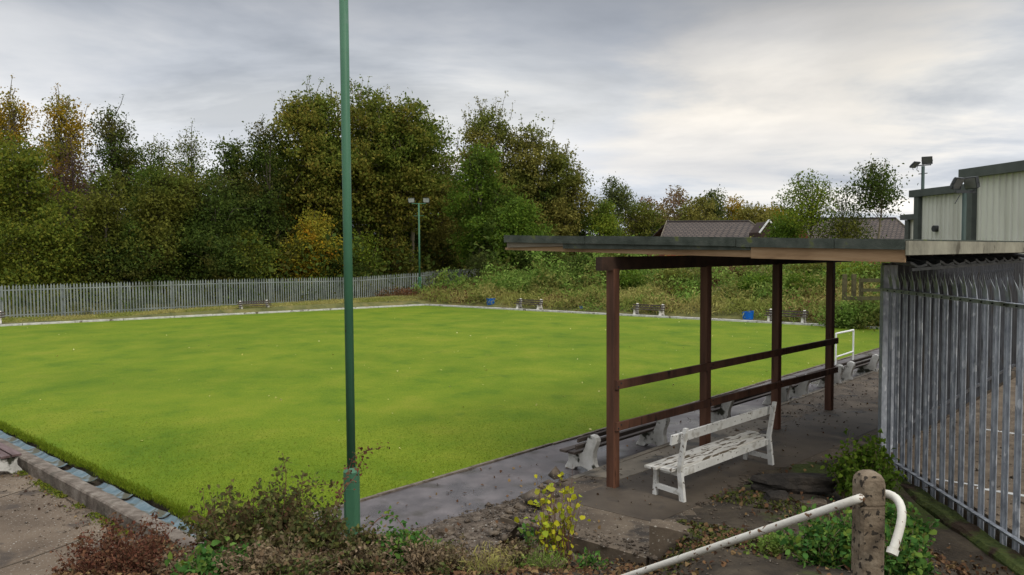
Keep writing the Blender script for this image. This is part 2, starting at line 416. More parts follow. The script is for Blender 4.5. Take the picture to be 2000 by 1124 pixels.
G['rust'] = leafmat('leaf_rust', [(0.15, 0.085, 0.05), (0.21, 0.12, 0.065), (0.19, 0.14, 0.055)], patch=[(0.16, 0.14, 0.045), (0.21, 0.17, 0.05)], pscale=0.3)
G['purple'] = leafmat('leaf_purple_brown', [(0.072, 0.042, 0.042), (0.111, 0.065, 0.058), (0.130, 0.085, 0.065)])
G['willow'] = leafmat('leaf_willow', [(0.078, 0.103, 0.029), (0.120, 0.144, 0.041), (0.151, 0.164, 0.046)], patch=[(0.052, 0.077, 0.020), (0.084, 0.108, 0.028)], pscale=0.5)
G['bramble'] = leafmat('leaf_bramble', [(0.106, 0.189, 0.035), (0.177, 0.283, 0.047), (0.271, 0.378, 0.083)], patch=[(0.071, 0.130, 0.024), (0.236, 0.212, 0.059), (0.153, 0.189, 0.041)], pscale=0.45)
G['straw'] = leafmat('leaf_straw', [(0.275, 0.261, 0.075), (0.423, 0.391, 0.127), (0.360, 0.284, 0.103)], patch=[(0.191, 0.225, 0.046), (0.317, 0.320, 0.081)], pscale=0.5)
G['brown'] = leafmat('leaf_brown', [(0.13, 0.055, 0.028), (0.20, 0.095, 0.045), (0.10, 0.05, 0.03)], patch=[(0.19, 0.12, 0.05), (0.10, 0.065, 0.035)], pscale=0.7)
G['moss'] = leafmat('moss_tufts', [(0.035, 0.045, 0.010), (0.06, 0.075, 0.015), (0.09, 0.10, 0.025), (0.06, 0.035, 0.02)], trans=0.1)
G['litter'] = leafmat('leaf_litter', [(0.04, 0.022, 0.014), (0.09, 0.045, 0.024), (0.19, 0.105, 0.05), (0.07, 0.036, 0.02), (0.24, 0.16, 0.07), (0.035, 0.02, 0.013)], trans=0.1)
G['reddry'] = leafmat('leaf_red_dry', [(0.085, 0.033, 0.022), (0.14, 0.055, 0.032), (0.17, 0.085, 0.045), (0.09, 0.06, 0.035)], trans=0.2)
G['drymix'] = leafmat('leaf_dry_mixed', [(0.13, 0.085, 0.05), (0.21, 0.15, 0.085), (0.27, 0.20, 0.13), (0.10, 0.075, 0.04)], patch=[(0.10, 0.12, 0.03), (0.075, 0.10, 0.03), (0.16, 0.085, 0.05)], pscale=2.0, trans=0.2)
G['bramb2'] = leafmat('leaf_near_bramble', [(0.05, 0.065, 0.022), (0.085, 0.11, 0.03), (0.12, 0.085, 0.035), (0.19, 0.21, 0.055)], patch=[(0.13, 0.06, 0.035), (0.11, 0.09, 0.04), (0.07, 0.08, 0.03)], pscale=3.0, pth=0.53)
G['yellow'] = leafmat('leaf_yellow', [(0.42, 0.42, 0.02), (0.50, 0.46, 0.03), (0.28, 0.36, 0.03), (0.36, 0.30, 0.04)])
G['nettle'] = leafmat('leaf_nettle', [(0.040, 0.109, 0.025), (0.069, 0.167, 0.034), (0.115, 0.230, 0.046), (0.172, 0.230, 0.034)])
G['pale'] = leafmat('leaf_pale_flake', [(0.45, 0.45, 0.12), (0.52, 0.50, 0.24), (0.38, 0.34, 0.08)], trans=0.1)

# ------------------------------------------------------------------ mesh builder
class MB:
    def __init__(s):
        s.v = []; s.f = []; s.uv = {}
    def add(s, vs, fs):
        k = len(s.v)
        s.v += [tuple(v) for v in vs]
        s.f += [tuple(i + k for i in f) for f in fs]
        return s
    def box(s, c, size, M3=None):
        x, y, z = size[0] / 2, size[1] / 2, size[2] / 2
        vs = [Vector((a * x, b * y, d * z)) for a in (-1, 1) for b in (-1, 1) for d in (-1, 1)]
        if M3 is not None: vs = [M3 @ v for v in vs]
        c = Vector(c)
        return s.add([c + v for v in vs], [(0, 1, 3, 2), (4, 6, 7, 5), (0, 4, 5, 1), (2, 3, 7, 6), (0, 2, 6, 4), (1, 5, 7, 3)])
    def beam(s, p0, p1, w, h, up=(0, 0, 1), roll=0.0, bev=0.0):
        """bar from p0 to p1, w across, h along up"""
        p0, p1 = Vector(p0), Vector(p1)
        d = (p1 - p0).normalized()
        up = Vector(up)
        if abs(d.dot(up)) > 0.98: up = Vector((0, 1, 0))
        sd_ = d.cross(up).normalized()
        u = sd_.cross(d).normalized()
        if roll:
            rm = Matrix.Rotation(roll, 3, d); sd_ = rm @ sd_; u = rm @ u
        a, b = w / 2, h / 2
        if bev > 0:
            pr = [(-a + bev, -b), (a - bev, -b), (a, -b + bev), (a, b - bev), (a - bev, b), (-a + bev, b), (-a, b - bev), (-a, -b + bev)]
        else:
            pr = [(-a, -b), (a, -b), (a, b), (-a, b)]
        n = len(pr)
        vs = [p + sd_ * x + u * y for p in (p0, p1) for x, y in pr]
        fs = [(i, (i + 1) % n, n + (i + 1) % n, n + i) for i in range(n)] + [tuple(range(n))[::-1], tuple(range(n, 2 * n))]
        return s.add(vs, fs)
    def tube(s, pts, rads, n=8, cap=True):
        pts = [Vector(p) for p in pts]
        if not hasattr(rads, '__len__'): rads = [rads] * len(pts)
        prev = None
        k0 = len(s.v)
        for i, p in enumerate(pts):
            if i == 0: d = pts[1] - p
            elif i == len(pts) - 1: d = p - pts[i - 1]
            else: d = (pts[i + 1] - pts[i - 1])
            d.normalize()
            if prev is None:
                a = d.orthogonal().normalized()
            else:
                a = (prev - d * prev.dot(d)).normalized()
            prev = a
            b = d.cross(a)
            for j in range(n):
                t = 2 * math.pi * j / n
                s.v.append(tuple(p + (a * math.cos(t) + b * math.sin(t)) * rads[i]))
        for i in range(len(pts) - 1):
            for j in range(n):
                s.f.append((k0 + i * n + j, k0 + i * n + (j + 1) % n, k0 + (i + 1) * n + (j + 1) % n, k0 + (i + 1) * n + j))
        if cap:
            s.f.append(tuple(k0 + j for j in range(n))[::-1])
            s.f.append(tuple(k0 + (len(pts) - 1) * n + j for j in range(n)))
        return s
    def prism(s, poly, z0, z1):
        n = len(poly)
        vs = [(p[0], p[1], z0) for p in poly] + [(p[0], p[1], z1) for p in poly]
        fs = [tuple(range(n))[::-1], tuple(range(n, 2 * n))] + [(i, (i + 1) % n, n + (i + 1) % n, n + i) for i in range(n)]
        return s.add(vs, fs)
    def profile(s, prof, x0, x1, fn=None):
        """extrude (y,z) outline along x"""
        n = len(prof)
        vs = [(x, p[0], p[1]) for x in (x0, x1) for p in prof]
        fs = [tuple(range(n)), tuple(range(n, 2 * n))[::-1]] + [(i, n + i, n + (i + 1) % n, (i + 1) % n) for i in range(n)]
        return s.add(vs, fs)
    def xf(s, m):
        s.v = [tuple(m @ Vector(v)) for v in s.v]
        return s

def fixn(me):
    import bmesh
    bm = bmesh.new(); bm.from_mesh(me)
    bmesh.ops.recalc_face_normals(bm, faces=bm.faces)
    bm.to_mesh(me); bm.free()

def link(name, me, mat, parent=None, loc=None):
    o = bpy.data.objects.new(name, me)
    COL.objects.link(o)
    if mat and not me.materials: me.materials.append(mat)
    if parent is not None: o.parent = parent
    if loc is not None: o.location = loc
    return o

def build(name, mb, mat, parent=None, origin=None, world=True, smooth=False):
    """one mesh object; vertices are in world space unless world=False (then in the parent's space)"""
    off = Vector((0, 0, 0))
    if parent is not None and world:
        off = root_loc(parent)
    elif parent is None and origin is not None:
        off = Vector(origin)
    me = bpy.data.meshes.new(name)
    me.from_pydata([tuple(Vector(v) - off) for v in mb.v], [], mb.f)
    me.update()
    fixn(me)
    if smooth:
        me.polygons.foreach_set('use_smooth', [True] * len(me.polygons))
    return link(name, me, mat, parent, off if parent is None and origin is not None else None)
def root_loc(o):
    l = Vector((0, 0, 0))
    while o is not None:
        l += o.location; o = o.parent
    return l
def tag(o, label=None, cat=None, group=None, kind=None):
    if label: o['label'] = label
    if cat: o['category'] = cat
    if group: o['group'] = group
    if kind: o['kind'] = kind
    return o
def thing(name, loc, label, cat, group=None, rz=0.0):
    o = bpy.data.objects.new(name, None)
    COL.objects.link(o)
    o.location = loc
    o.rotation_euler = (0, 0, rz)
    o.empty_display_size = 0.3
    return tag(o, label, cat, group)
def copy_tree(o, parent=None):
    c = o.copy()
    COL.objects.link(c)
    c.parent = parent
    for ch in list(o.children):
        copy_tree(ch, c)
    return c
def struct(name, mb, mat, smooth=False):
    return tag(build(name, mb, mat, smooth=smooth), kind='structure')

# numpy leaf mesh
def leaf_mesh(name, C, D, Nn, S, aspect=0.5, fold=0.12, real=False):
    C = np.asarray(C, float); n = len(C)
    D = D / (np.linalg.norm(D, axis=1, keepdims=True) + 1e-9)
    side = np.cross(D, Nn); side /= (np.linalg.norm(side, axis=1, keepdims=True) + 1e-9)
    nn = np.cross(side, D)
    S = np.asarray(S, float).reshape(-1, 1)
    K_ = 6 if real else 4
    V = np.empty((n, K_, 3))
    if real:
        for q_, (a_, b_, f_) in enumerate(((-.5, 0, 0), (-.22, .5, 1), (.16, .42, .9), (.5, 0, -.6), (.16, -.42, .9), (-.22, -.5, 1))):
            V[:, q_] = C + D * S * a_ + side * S * aspect * b_ + nn * S * fold * f_
    else:
        V[:, 0] = C - D * S * 0.5
        V[:, 1] = C + side * S * aspect * 0.5 + nn * S * fold
        V[:, 2] = C + D * S * 0.5
        V[:, 3] = C - side * S * aspect * 0.5 + nn * S * fold
    me = bpy.data.meshes.new(name)
    me.vertices.add(n * K_)
    me.vertices.foreach_set('co', V.reshape(-1).astype(np.float32))
    me.loops.add(n * K_)
    me.loops.foreach_set('vertex_index', np.arange(n * K_, dtype=np.int32))
    me.polygons.add(n)
    me.polygons.foreach_set('loop_start', np.arange(0, n * K_, K_, dtype=np.int32))
    me.update(calc_edges=True)
    return me
def rdir(rng, n, zb=0.0):
    d = rng.normal(size=(n, 3)); d[:, 2] += zb
    return d / np.linalg.norm(d, axis=1, keepdims=True)

# ------------------------------------------------------------------ layout of the green
Nc = at(455, 1070, 0)
P_near_r = at(1000, 899, 0); P_far_r = at(1716, 685, 0)
dr = (P_far_r - P_near_r); dr.z = 0; dr.normalize()           # along the near right edge
P_l0 = at(0, 830, 0); P_l1 = at(369, 1006, 0)
dl = (P_l0 - P_l1); dl.z = 0; dl.normalize()                  # along the near left edge
Fc = at(830, 597, 0)
Q_r = at(1715, 643, 0); Q_l = at(0, 638, 0)
def isect(p, d, q, e):
    # p + t d = q + s e
    den_ = d.x * (-e.y) + e.x * d.y
    rx, ry = q.x - p.x, q.y - p.y
    t_ = (rx * (-e.y) + e.x * ry) / den_
    return Vector((p.x + d.x * t_, p.y + d.y * t_, 0))
Nc = isect(P_near_r, dr, P_l1, dl)
Rc = isect(P_near_r, dr, Fc, (Q_r - Fc))
Lc = isect(P_l1, dl, Fc, (Q_l - Fc))
nr = Vector((dr.y, -dr.x, 0))                                 # outwards from the near right edge
print('green', Nc, Rc, Fc, Lc, 'dr', dr, 'dl', dl)
def edge_pt(t, off, z=0):                                     # along near right edge from the near corner
    p = Nc + dr * t + nr * off
    return Vector((p.x, p.y, z))
rnd = random.Random(5)

PZ, WZ = 0.20, 0.06                                           # platform and path levels

# ------------------------------------------------------------------ ground
g = MB().add([(-900, -300, -0.6), (900, -300, -0.6), (900, 1500, -0.6), (-900, 1500, -0.6)], [(0, 1, 2, 3)])
struct('ground', g, VERGE)

# turf with a softly domed crown
mb = MB()
K = 40
def bil(u, v): return (Nc * (1 - u) * (1 - v) + Rc * u * (1 - v) + Fc * u * v + Lc * (1 - u) * v)
for i in range(K + 1):
    for j in range(K + 1):
        u, v = i / K, j / K
        p = bil(u, v)
        z = 0.10 * (math.sin(math.pi * u) * math.sin(math.pi * v)) ** 0.7
        mb.v.append((p.x, p.y, z))
for i in range(K):
    for j in range(K):
        a = i * (K + 1) + j
        mb.f.append((a, a + K + 1, a + K + 2, a + 1))
struct('bowling_green', mb, TURF, smooth=True)
mb = MB()
crn = [Nc, Rc, Fc, Lc]
for a, b in zip(crn, crn[1:] + crn[:1]):
    mb.add([(a.x, a.y, -0.002), (b.x, b.y, -0.002), (b.x, b.y, -0.6), (a.x, a.y, -0.6)], [(0, 1, 2, 3)])
struct('turf_bank', mb, EARTH)

# path beside the green on the near right
path = [edge_pt(-0.15, 0.03), edge_pt(33, 0.03), edge_pt(33, 1.75), edge_pt(0.4, 1.75)]
struct('path', MB().prism(path, -0.5, WZ), WETPATH)
# thin worn stone edging between turf and path
mb = MB()
t = -0.1
while t < 31:
    l = rnd.uniform(0.8, 1.1)
    p0, p1 = edge_pt(t, 0.0, WZ - 0.02), edge_pt(min(31, t + l - 0.015), 0.0, WZ - 0.02)
    j = rnd.uniform(-0.012, 0.012)
    mb.beam(p0 + nr * j, p1 + nr * (j + rnd.uniform(-0.01, 0.01)), 0.055, 0.09)
    t += l
tag(struct('edging_stones', mb, KERBC))

# platform behind the benches
pA = at(1011, 1019, PZ); pB = at(1262, 1090, PZ); pC = at(1483, 928, PZ)
fA0 = at(1720, 880, PZ)                                        # foot of the fence corner post
dB = (dr * 1.0)
poly = [pA, pB, pC, Vector((fA0.x, fA0.y, 0)), fA0 + dB * 14, edge_pt(32, 1.72), edge_pt(3.2, 1.72), edge_pt(2.2, 2.1)]
struct('platform', MB().prism(poly, -0.5, PZ), CONC)

# shelter posts
P1 = at(1197, 951, PZ); P4 = at(1619, 801, PZ)
ds = (P4 - P1).normalized(); ns = Vector((ds.y, -ds.x, 0))     # ns points away from the green
LS = (P4 - P1).length
print('posts', P1, P4, LS)
def sp(t, off, z): 
    p = P1 + ds * t + ns * off
    return Vector((p.x, p.y, z))
# smooth slab under the roof and the paler slab strip between it and the benches
poly = [sp(-0.9, -0.12, 0), sp(-0.75, 1.22, 0), sp(7.6, 1.30, 0), sp(7.0, -0.10, 0)]
struct('slab', MB().prism(poly, PZ - 0.1, PZ + 0.004), SLAB)
poly = [sp(0.35, -0.125, 0), sp(5.3, -0.125, 0), sp(5.1, -0.70, 0), sp(0.1, -0.62, 0)]
struct('slab_strip', MB().prism(poly, PZ - 0.1, PZ + 0.006), SLABL)
poly = [edge_pt(4.0, 1.722, 0), edge_pt(31, 1.722, 0), edge_pt(31, 1.80, 0), edge_pt(4.0, 1.82, 0)]
struct('platform_edge', MB().prism(poly, -0.3, PZ + 0.009), SLABL)
# gritty slope where the path meets the end of the platform
mb = MB()
K1, K2 = 26, 14
rn = np.random.default_rng(3)
a0, a1, b0, b1 = edge_pt(0.1, 1.0, 0), edge_pt(3.6, 1.55, 0), Vector((-0.35, 8.0, 0)), pA + Vector((0.5, 1.2, 0))
for i in range(K1 + 1):
    for j in range(K2 + 1):
        u, v = i / K1, j / K2
        p = (a0 * (1 - u) + a1 * u) * (1 - v) + (b0 * (1 - u) + b1 * u) * v
        z = WZ + 0.006 - 0.03 * (1 - min(1, v * 5)) + 0.135 * v * (0.3 + 0.7 * u) + rn.uniform(-0.008, 0.008) * min(1, v * 3)
        mb.v.append((p.x, p.y, z))
for i in range(K1):
    for j in range(K2):
        a = i * (K2 + 1) + j
        mb.f.append((a, a + K2 + 1, a + K2 + 2, a + 1))
struct('gritty_slope', mb, GRAVEL, smooth=True)
G0, G1, H0, H1 = a0.copy(), a1.copy(), b0.copy(), b1.copy()

# left pavement, kerb wall and lined ditch
LZ = -0.20
nl = Vector((dl.y, -dl.x, 0))
if nl.dot(Vector((-1, -1, 0))) < 0: nl = -nl                    # outwards from the near left edge
def lp(t, off, z=0):
    p = Nc + dl * t + nl * off
    return Vector((p.x, p.y, z))
k0 = at(0, 851, 0); k1 = at(395, 1044, 0)
koff = ((k0 - Nc).dot(nl) + (k1 - Nc).dot(nl)) / 2
print('kerb offset', koff)
KO = max(0.42, koff)
poly = [lp(-1.2, KO + 0.05), lp(45, KO + 0.05), lp(45, 14), lp(-6, 14)]
struct('pavement', MB().prism(poly, -0.5, LZ), LPAVE)
mb = MB()
t = -1.0; step = 0.3
prev = None; j0 = 0
pr = []
while t < 44:
    w = 0.11 + rnd.uniform(-0.005, 0.005)
    zt = 0.0 + rnd.uniform(-0.006, 0.006)
    pr.append((lp(t, KO - w), lp(t, KO + w), zt)); t += step
for i, (a, b, z) in enumerate(pr):
    mb.v += [(a.x, a.y, -0.45), (a.x, a.y, z - 0.015), (a.x * .92 + b.x * .08, a.y * .92 + b.y * .08, z), (a.x * .1 + b.x * .9, a.y * .1 + b.y * .9, z + 0.004), (b.x, b.y, z - 0.018), (b.x, b.y, -0.45)]
for i in range(len(pr) - 1):
    for j in range(5):
        a = i * 6 + j
        mb.f.append((a, a + 1, a + 7, a + 6))
mb.f.append((0, 1, 2, 3, 4, 5))
tag(build('kerb_wall', mb, KERBC, origin=lp(0, KO, -0.4)), 'low rough concrete kerb wall between left pavement and the ditch', 'wall')
# ditch floor
poly = [lp(-1, 0.0), lp(44, 0.0), lp(44, KO - 0.1), lp(-1, KO - 0.1)]
struct('ditch', MB().prism(poly, -0.6, -0.16), EARTH)
liners = []
t = 0.6; i = 0
lin_lab = ['nearest', 'second nearest', 'third nearest', 'fourth nearest', 'fifth nearest', 'sixth nearest', 'seventh nearest', 'eighth nearest', 'ninth nearest', 'tenth nearest']
for i in range(8):
    l = rnd.uniform(1.0, 1.3)
    mb = MB()
    ks = 8
    for a in range(ks + 1):
        tt = t + l * a / ks
        for b in range(5):
            off = 0.085 + (KO - 0.215) * b / 4
            z = -0.06 + 0.0 - 0.035 * math.sin(math.pi * b / 4) + 0.010 * math.sin(a * 1.1 + i) + (0.015 if a == 0 else 0)
            p = lp(tt, off, z)
            mb.v.append(tuple(p))
    for a in range(ks):
        for b in range(4):
            q = a * 5 + b
            mb.f.append((q, q + 5, q + 6, q + 1))
    o = build('ditch_liner', mb, BLUE, origin=lp(t + l / 2, KO / 2, -0.1), smooth=True)
    md = o.modifiers.new('thick', 'SOLIDIFY'); md.thickness = 0.012
    tag(o, 'curved pale blue plastic liner sheet in the left ditch, %s to the lamp post' % lin_lab[i], 'ditch liner', 'blue liner sheets in the ditch by the green')
    t += l + rnd.choice([0.02, 0.03, 0.25])

mb = MB()
for (pts_, z) in ((((-30, 1120), (60, 1090), (120, 1068), (178, 1046)), LZ + 0.004), (((60, 920), (150, 990), (215, 1000), (260, 1016)), LZ + 0.004), (((0, 972), (52, 956), (90, 930)), LZ + 0.004)):
    for a_, b_ in zip(pts_, pts_[1:]):
        p0, p1 = at(a_[0], a_[1], z), at(b_[0], b_[1], z)
        d = (p1 - p0).normalized(); n = Vector((d.y, -d.x, 0)) * 0.011
        mb.add([p0 - n, p1 - n, p1 + n, p0 + n], [(0, 1, 2, 3)])
struct('pavement_cracks', mb, EARTH)
# white edging and dark strip along the far sides
def strip(a, b, o0, o1, z0, z1, out_hint):
    d = (b - a).normalized(); n = Vector((d.y, -d.x, 0))
    if n.dot(out_hint) < 0: n = -n
    return [a + n * o0, b + n * o0, b + n * o1, a + n * o1], d, n
mb = MB()
for (a, b) in ((Fc, Rc), (Lc, Fc)):
    _, d, n = strip(a, b, 0, 1, 0, 0, ((a + b) / 2 - Vector((0, 20, 0))))
    Ltot = (b - a).length; t = -0.1
    while t < Ltot:
        l = rnd.uniform(1.6, 2.4)
        j = rnd.uniform(-0.02, 0.02)
        mb.beam(a + d * t + n * (0.14 + j) + Vector((0, 0, 0.0)), a + d * min(Ltot, t + l - 0.03) + n * (0.14 + j + rnd.uniform(-.02, .02)) + Vector((0, 0, rnd.uniform(-.008, .008))), 0.16, 0.16)
        t += l
struct('white_edging', mb, KERBW)

# far ground: verge, bank on the right
dfr = (Rc - Fc).normalized(); nfr = Vector((-dfr.y, dfr.x, 0));
if nfr.y < 0: nfr = -nfr
dfl = (Lc - Fc).normalized(); nfl = Vector((-dfl.y, dfl.x, 0));
if nfl.y < 0: nfl = -nfl
def sstep(x): 
    x = max(0.0, min(1.0, x)); return x * x * (3 - 2 * x)
def noise2(x, y):
    return (math.sin(x * 0.7 + 1.3 * math.sin(y * 0.5)) + math.sin(y * 0.9 + 1.1 * math.sin(x * 0.6 + 2))) * 0.5
def farz(x, y):
    p = Vector((x, y, 0))
    d1 = (p - Fc).dot(nfr); d2 = (p - Fc).dot(nfl)
    if d1 < 0.22 and d2 < 0.22: return -0.45
    if d1 < 0.9 and d2 < 0.9: return -0.04
    tt = (p - Fc).dot(dfr)
    side = sstep((tt + 4.5) / 6.0)
    left = 0.0 + 0.12 * sstep((d2 - 2.0) / 2) + 0.5 * sstep((d2 - 5) / 8) + 0.3 * sstep((tt + 10) / 8)
    right = 0.04 + 0.5 * sstep((d1 - 0.9) / 1.4) + 1.65 * sstep((d1 - 1.6) / 9.5)
    right *= (1 - 0.25 * sstep((tt - 20) / 10))
    z = left * (1 - side) + right * side + 0.05 * noise2(x, y) * sstep((max(d1, d2) - 1) / 2)
    return z
mb = MB()
X0, X1, Y0, Y1, ST = -60, 70, 22, 112, 0.6
nx, ny = int((X1 - X0) / ST) + 1, int((Y1 - Y0) / ST) + 1
idx = {}
for i in range(nx):
    for j in range(ny):
        x, y = X0 + i * ST, Y0 + j * ST
        p = Vector((x, y, 0))
        d1 = (p - Fc).dot(nfr); d2 = (p - Fc).dot(nfl)
        if max(d1, d2) > -0.9 and (p - Nc).dot(nr) < 99 and (p - Rc).dot(dr) > -1e9:
            idx[(i, j)] = len(mb.v); mb.v.append((x, y, farz(x, y)))
for i in range(nx - 1):
    for j in range(ny - 1):
        q = [(i, j), (i + 1, j), (i + 1, j + 1), (i, j + 1)]
        if all(c in idx for c in q): mb.f.append(tuple(idx[c] for c in q))
struct('far_bank', mb, VERGE, smooth=True)
# tarmac strip behind the white edging
mb = MB()
for (a, b, n) in ((Fc, Rc, nfr), (Lc, Fc, nfl)):
    mb.prism([a + n * 0.225, b + n * 0.225, b + n * 1.0, a + n * 1.0], -0.3, 0.035)
struct('far_path', mb, CONC)

# foreground bank below the camera
def bankz(x, y):
    # profile by distance
    pts = [(-10, 2.2), (0, 1.80), (3, 1.35), (4.6, 0.98), (6.0, 0.62), (7.0, 0.36), (7.8, 0.10), (9.0, -0.05), (10.5, -0.12)]
    z = pts[-1][1]
    for (ya, za), (yb, zb) in zip(pts, pts[1:]):
        if ya <= y <= yb:
            z = za + (zb - za) * (y - ya) / (yb - ya)
    # held up on the right of the platform
    r = sstep((x - 1.35) / 0.5)
    zr = [(-10, 2.2), (0, 1.80), (3, 1.30), (4.6, 0.95), (6.0, 0.70), (7.2, 0.56), (8.6, 0.40), (10.2, PZ + 0.07), (12.5, PZ + 0.03)]
    z2 = zr[-1][1]
    for (ya, za), (yb, zb) in zip(zr, zr[1:]):
        if ya <= y <= yb:
            z2 = za + (zb - za) * (y - ya) / (yb - ya)
    z2 -= (z2 - (PZ - 0.26)) * sstep((x - 3.7) / 1.1) * sstep((11.2 - y) / 2.0) * 0.9 if y > 4 else 0
    z = z * (1 - r) + z2 * r
    z += 0.02 * noise2(x * 4, y * 4) + 0.012 * noise2(x * 11, y * 9)
    # falls away on the left towards the pavement
    z += -0.5 * sstep((-x - 4.2) / 2.0) * sstep((y - 4) / 3)
    return z
mb = MB()
ST = 0.14
X0, X1, Y0, Y1 = -8, 5.4, -6, 13.0
nx, ny = int((X1 - X0) / ST) + 1, int((Y1 - Y0) / ST) + 1
idx = {}
def in_bank(x, y):
    p = Vector((x, y, 0))
    if (p - Nc).dot(nr) < 0.25 and (p - Nc).dot(nl) < KO + 0.0 : return False     # green
    if x > 1.36:
        # right of the platform edge pB -> pC -> fence
        e = (pC - pB); cr = e.x * (y - pB.y) - e.y * (x - pB.x)
        e2 = (fA0 - pC); cr2 = e2.x * (y - pC.y) - e2.y * (x - pC.x)
        e3 = (pB - pA); cr3 = e3.x * (y - pA.y) - e3.y * (x - pA.x)
        if y > pC.y: return cr2 < 0.12
        return cr < 0.10
    e3 = (pB - pA); cr3 = e3.x * (y - pA.y) - e3.y * (x - pA.x)
    return cr3 < 0.12 and y < 9.2
for i in range(nx):
    for j in range(ny):
        x, y = X0 + i * ST, Y0 + j * ST
        if in_bank(x, y):
            idx[(i, j)] = len(mb.v); mb.v.append((x, y, bankz(x, y)))
for i in range(nx - 1):
    for j in range(ny - 1):
        q = [(i, j), (i + 1, j), (i + 1, j + 1), (i, j + 1)]
        if all(c in idx for c in q): mb.f.append(tuple(idx[c] for c in q))
struct('near_bank', mb, EARTH, smooth=True)
struct('subsoil', MB().prism([(-9, -6), (5.3, -6), (5.3, 7.2), (-6.5, 7.2)], -0.6, -0.3), EARTH)

# yard behind the right-hand fence
dA = (at(1715, 882, PZ) - at(1990, 1056, PZ)); dA.z = 0; dA.normalize()
print('fence A dir', dA, fA0)
poly = [fA0 - dA * 16 + Vector((0.12, 0, 0)), Vector((60, fA0.y - 16, 0)), Vector((60, 60, 0)), fA0 + dB * 24 + Vector((0.3, 0, 0)), fA0 + Vector((0.12, 0, 0))]
struct('yard', MB().prism(poly, -0.5, PZ - 0.05), TAR)
mb = MB()
for (a, b, w) in (((1908, 953), (1992, 967), 0.10), ((1918, 838), (1975, 846), 0.10), ((1820, 935), (1880, 944), 0.07)):
    p0, p1 = at(a[0], a[1], PZ - 0.046), at(b[0], b[1], PZ - 0.046)
    d = (p1 - p0).normalized(); n = Vector((d.y, -d.x, 0)) * w / 2
    p1 = p1 + d * 0.2
    mb.add([p0 - n, p1 - n, p1 + n, p0 + n], [(0, 1, 2, 3)])
struct('yard_markings', mb, LINEW)

# ------------------------------------------------------------------ palisade fences
def pale(mb, base, h, w, face, detail=True, tilt=0.0):
    """one pale standing at base, face = unit vector towards the viewer side"""
    f = Vector(face); s_ = Vector((-f.y, f.x, 0)); up = Vector((0, 0, 1)) + s_ * tilt
    if detail:
        th = 0.010
        sec = [(-0.5, 0.0), (-0.30, 0.006), (-0.20, 0.030), (0.0, 0.012), (0.20, 0.030), (0.30, 0.006), (0.5, 0.0)]
        zs = [0, h - 0.34]
        n = len(sec)
        ring = []
        for z in zs:
            ring.append([base + s_ * (a * w) + f * b + up * z for a, b in sec] + [base + s_ * (a * w) + f * (b - th) + up * z for a, b in sec[::-1]])
        vs = ring[0] + ring[1]; m = len(ring[0])
        fs = [(i, (i + 1) % m, m + (i + 1) % m, m + i) for i in range(m)] + [tuple(range(m))[::-1], tuple(range(m, 2 * m))]
        mb.add(vs, fs)
        # splayed triple point
        zt = h - 0.34
        for (a0, a1, tip, out_, hh) in ((-0.5, -0.16, -0.60, 0.055, 0.27), (-0.20, 0.20, 0.0, 0.03, 0.34), (0.16, 0.5, 0.60, 0.055, 0.27)):
            b = base + up * zt
            m0 = [b + s_ * (a0 * w) + f * 0.004, b + s_ * (a1 * w) + f * 0.004, b + s_ * (a1 * w) - f * 0.008, b + s_ * (a0 * w) - f * 0.008]
            q = base + up * (zt + hh * 0.45)
            am = (a0 + a1) / 2
            c0, c1 = am * 1.0 - 0.17, am * 1.0 + 0.17
            m1 = [q + s_ * (c0 * w) + f * 0.016, q + s_ * (c1 * w) + f * 0.016, q + s_ * (c1 * w) + f * 0.006, q + s_ * (c0 * w) + f * 0.006]
            tp = base + up * (zt + hh) + s_ * (tip * w) + f * out_
            mb.add(m0 + m1 + [tp], [(0, 1, 5, 4), (1, 2, 6, 5), (2, 3, 7, 6), (3, 0, 4, 7), (4, 5, 8), (5, 6, 8), (6, 7, 8), (7, 4, 8)])
    else:
        mb.add([base - s_ * w / 2 + f * .0, base + f * 0.02, base + s_ * w / 2, base - s_ * w / 2 + up * (h - .12), base + f * 0.02 + up * (h - .10), base + s_ * w / 2 + up * (h - .12), base + up * h],
               [(0, 1, 4, 3), (1, 2, 5, 4), (2, 0, 3, 5), (3, 4, 6), (4, 5, 6), (5, 3, 6)])

faceA = Vector((-dA.y, dA.x, 0))
if faceA.x > 0: faceA = -faceA                                   # towards the left, the side we see
HT = 3.12 - PZ
fenceA = thing('palisade_fence', fA0, 'near galvanised palisade fence with three-pronged tops running towards the camera at right', 'fence')
mb = MB().beam(fA0 + Vector((0, 0, 0)), fA0 + Vector((0, 0, HT + 0.02)), 0.10, 0.21, bev=0.006)
mb = MB()
ang = math.atan2(0.9, 0.15)
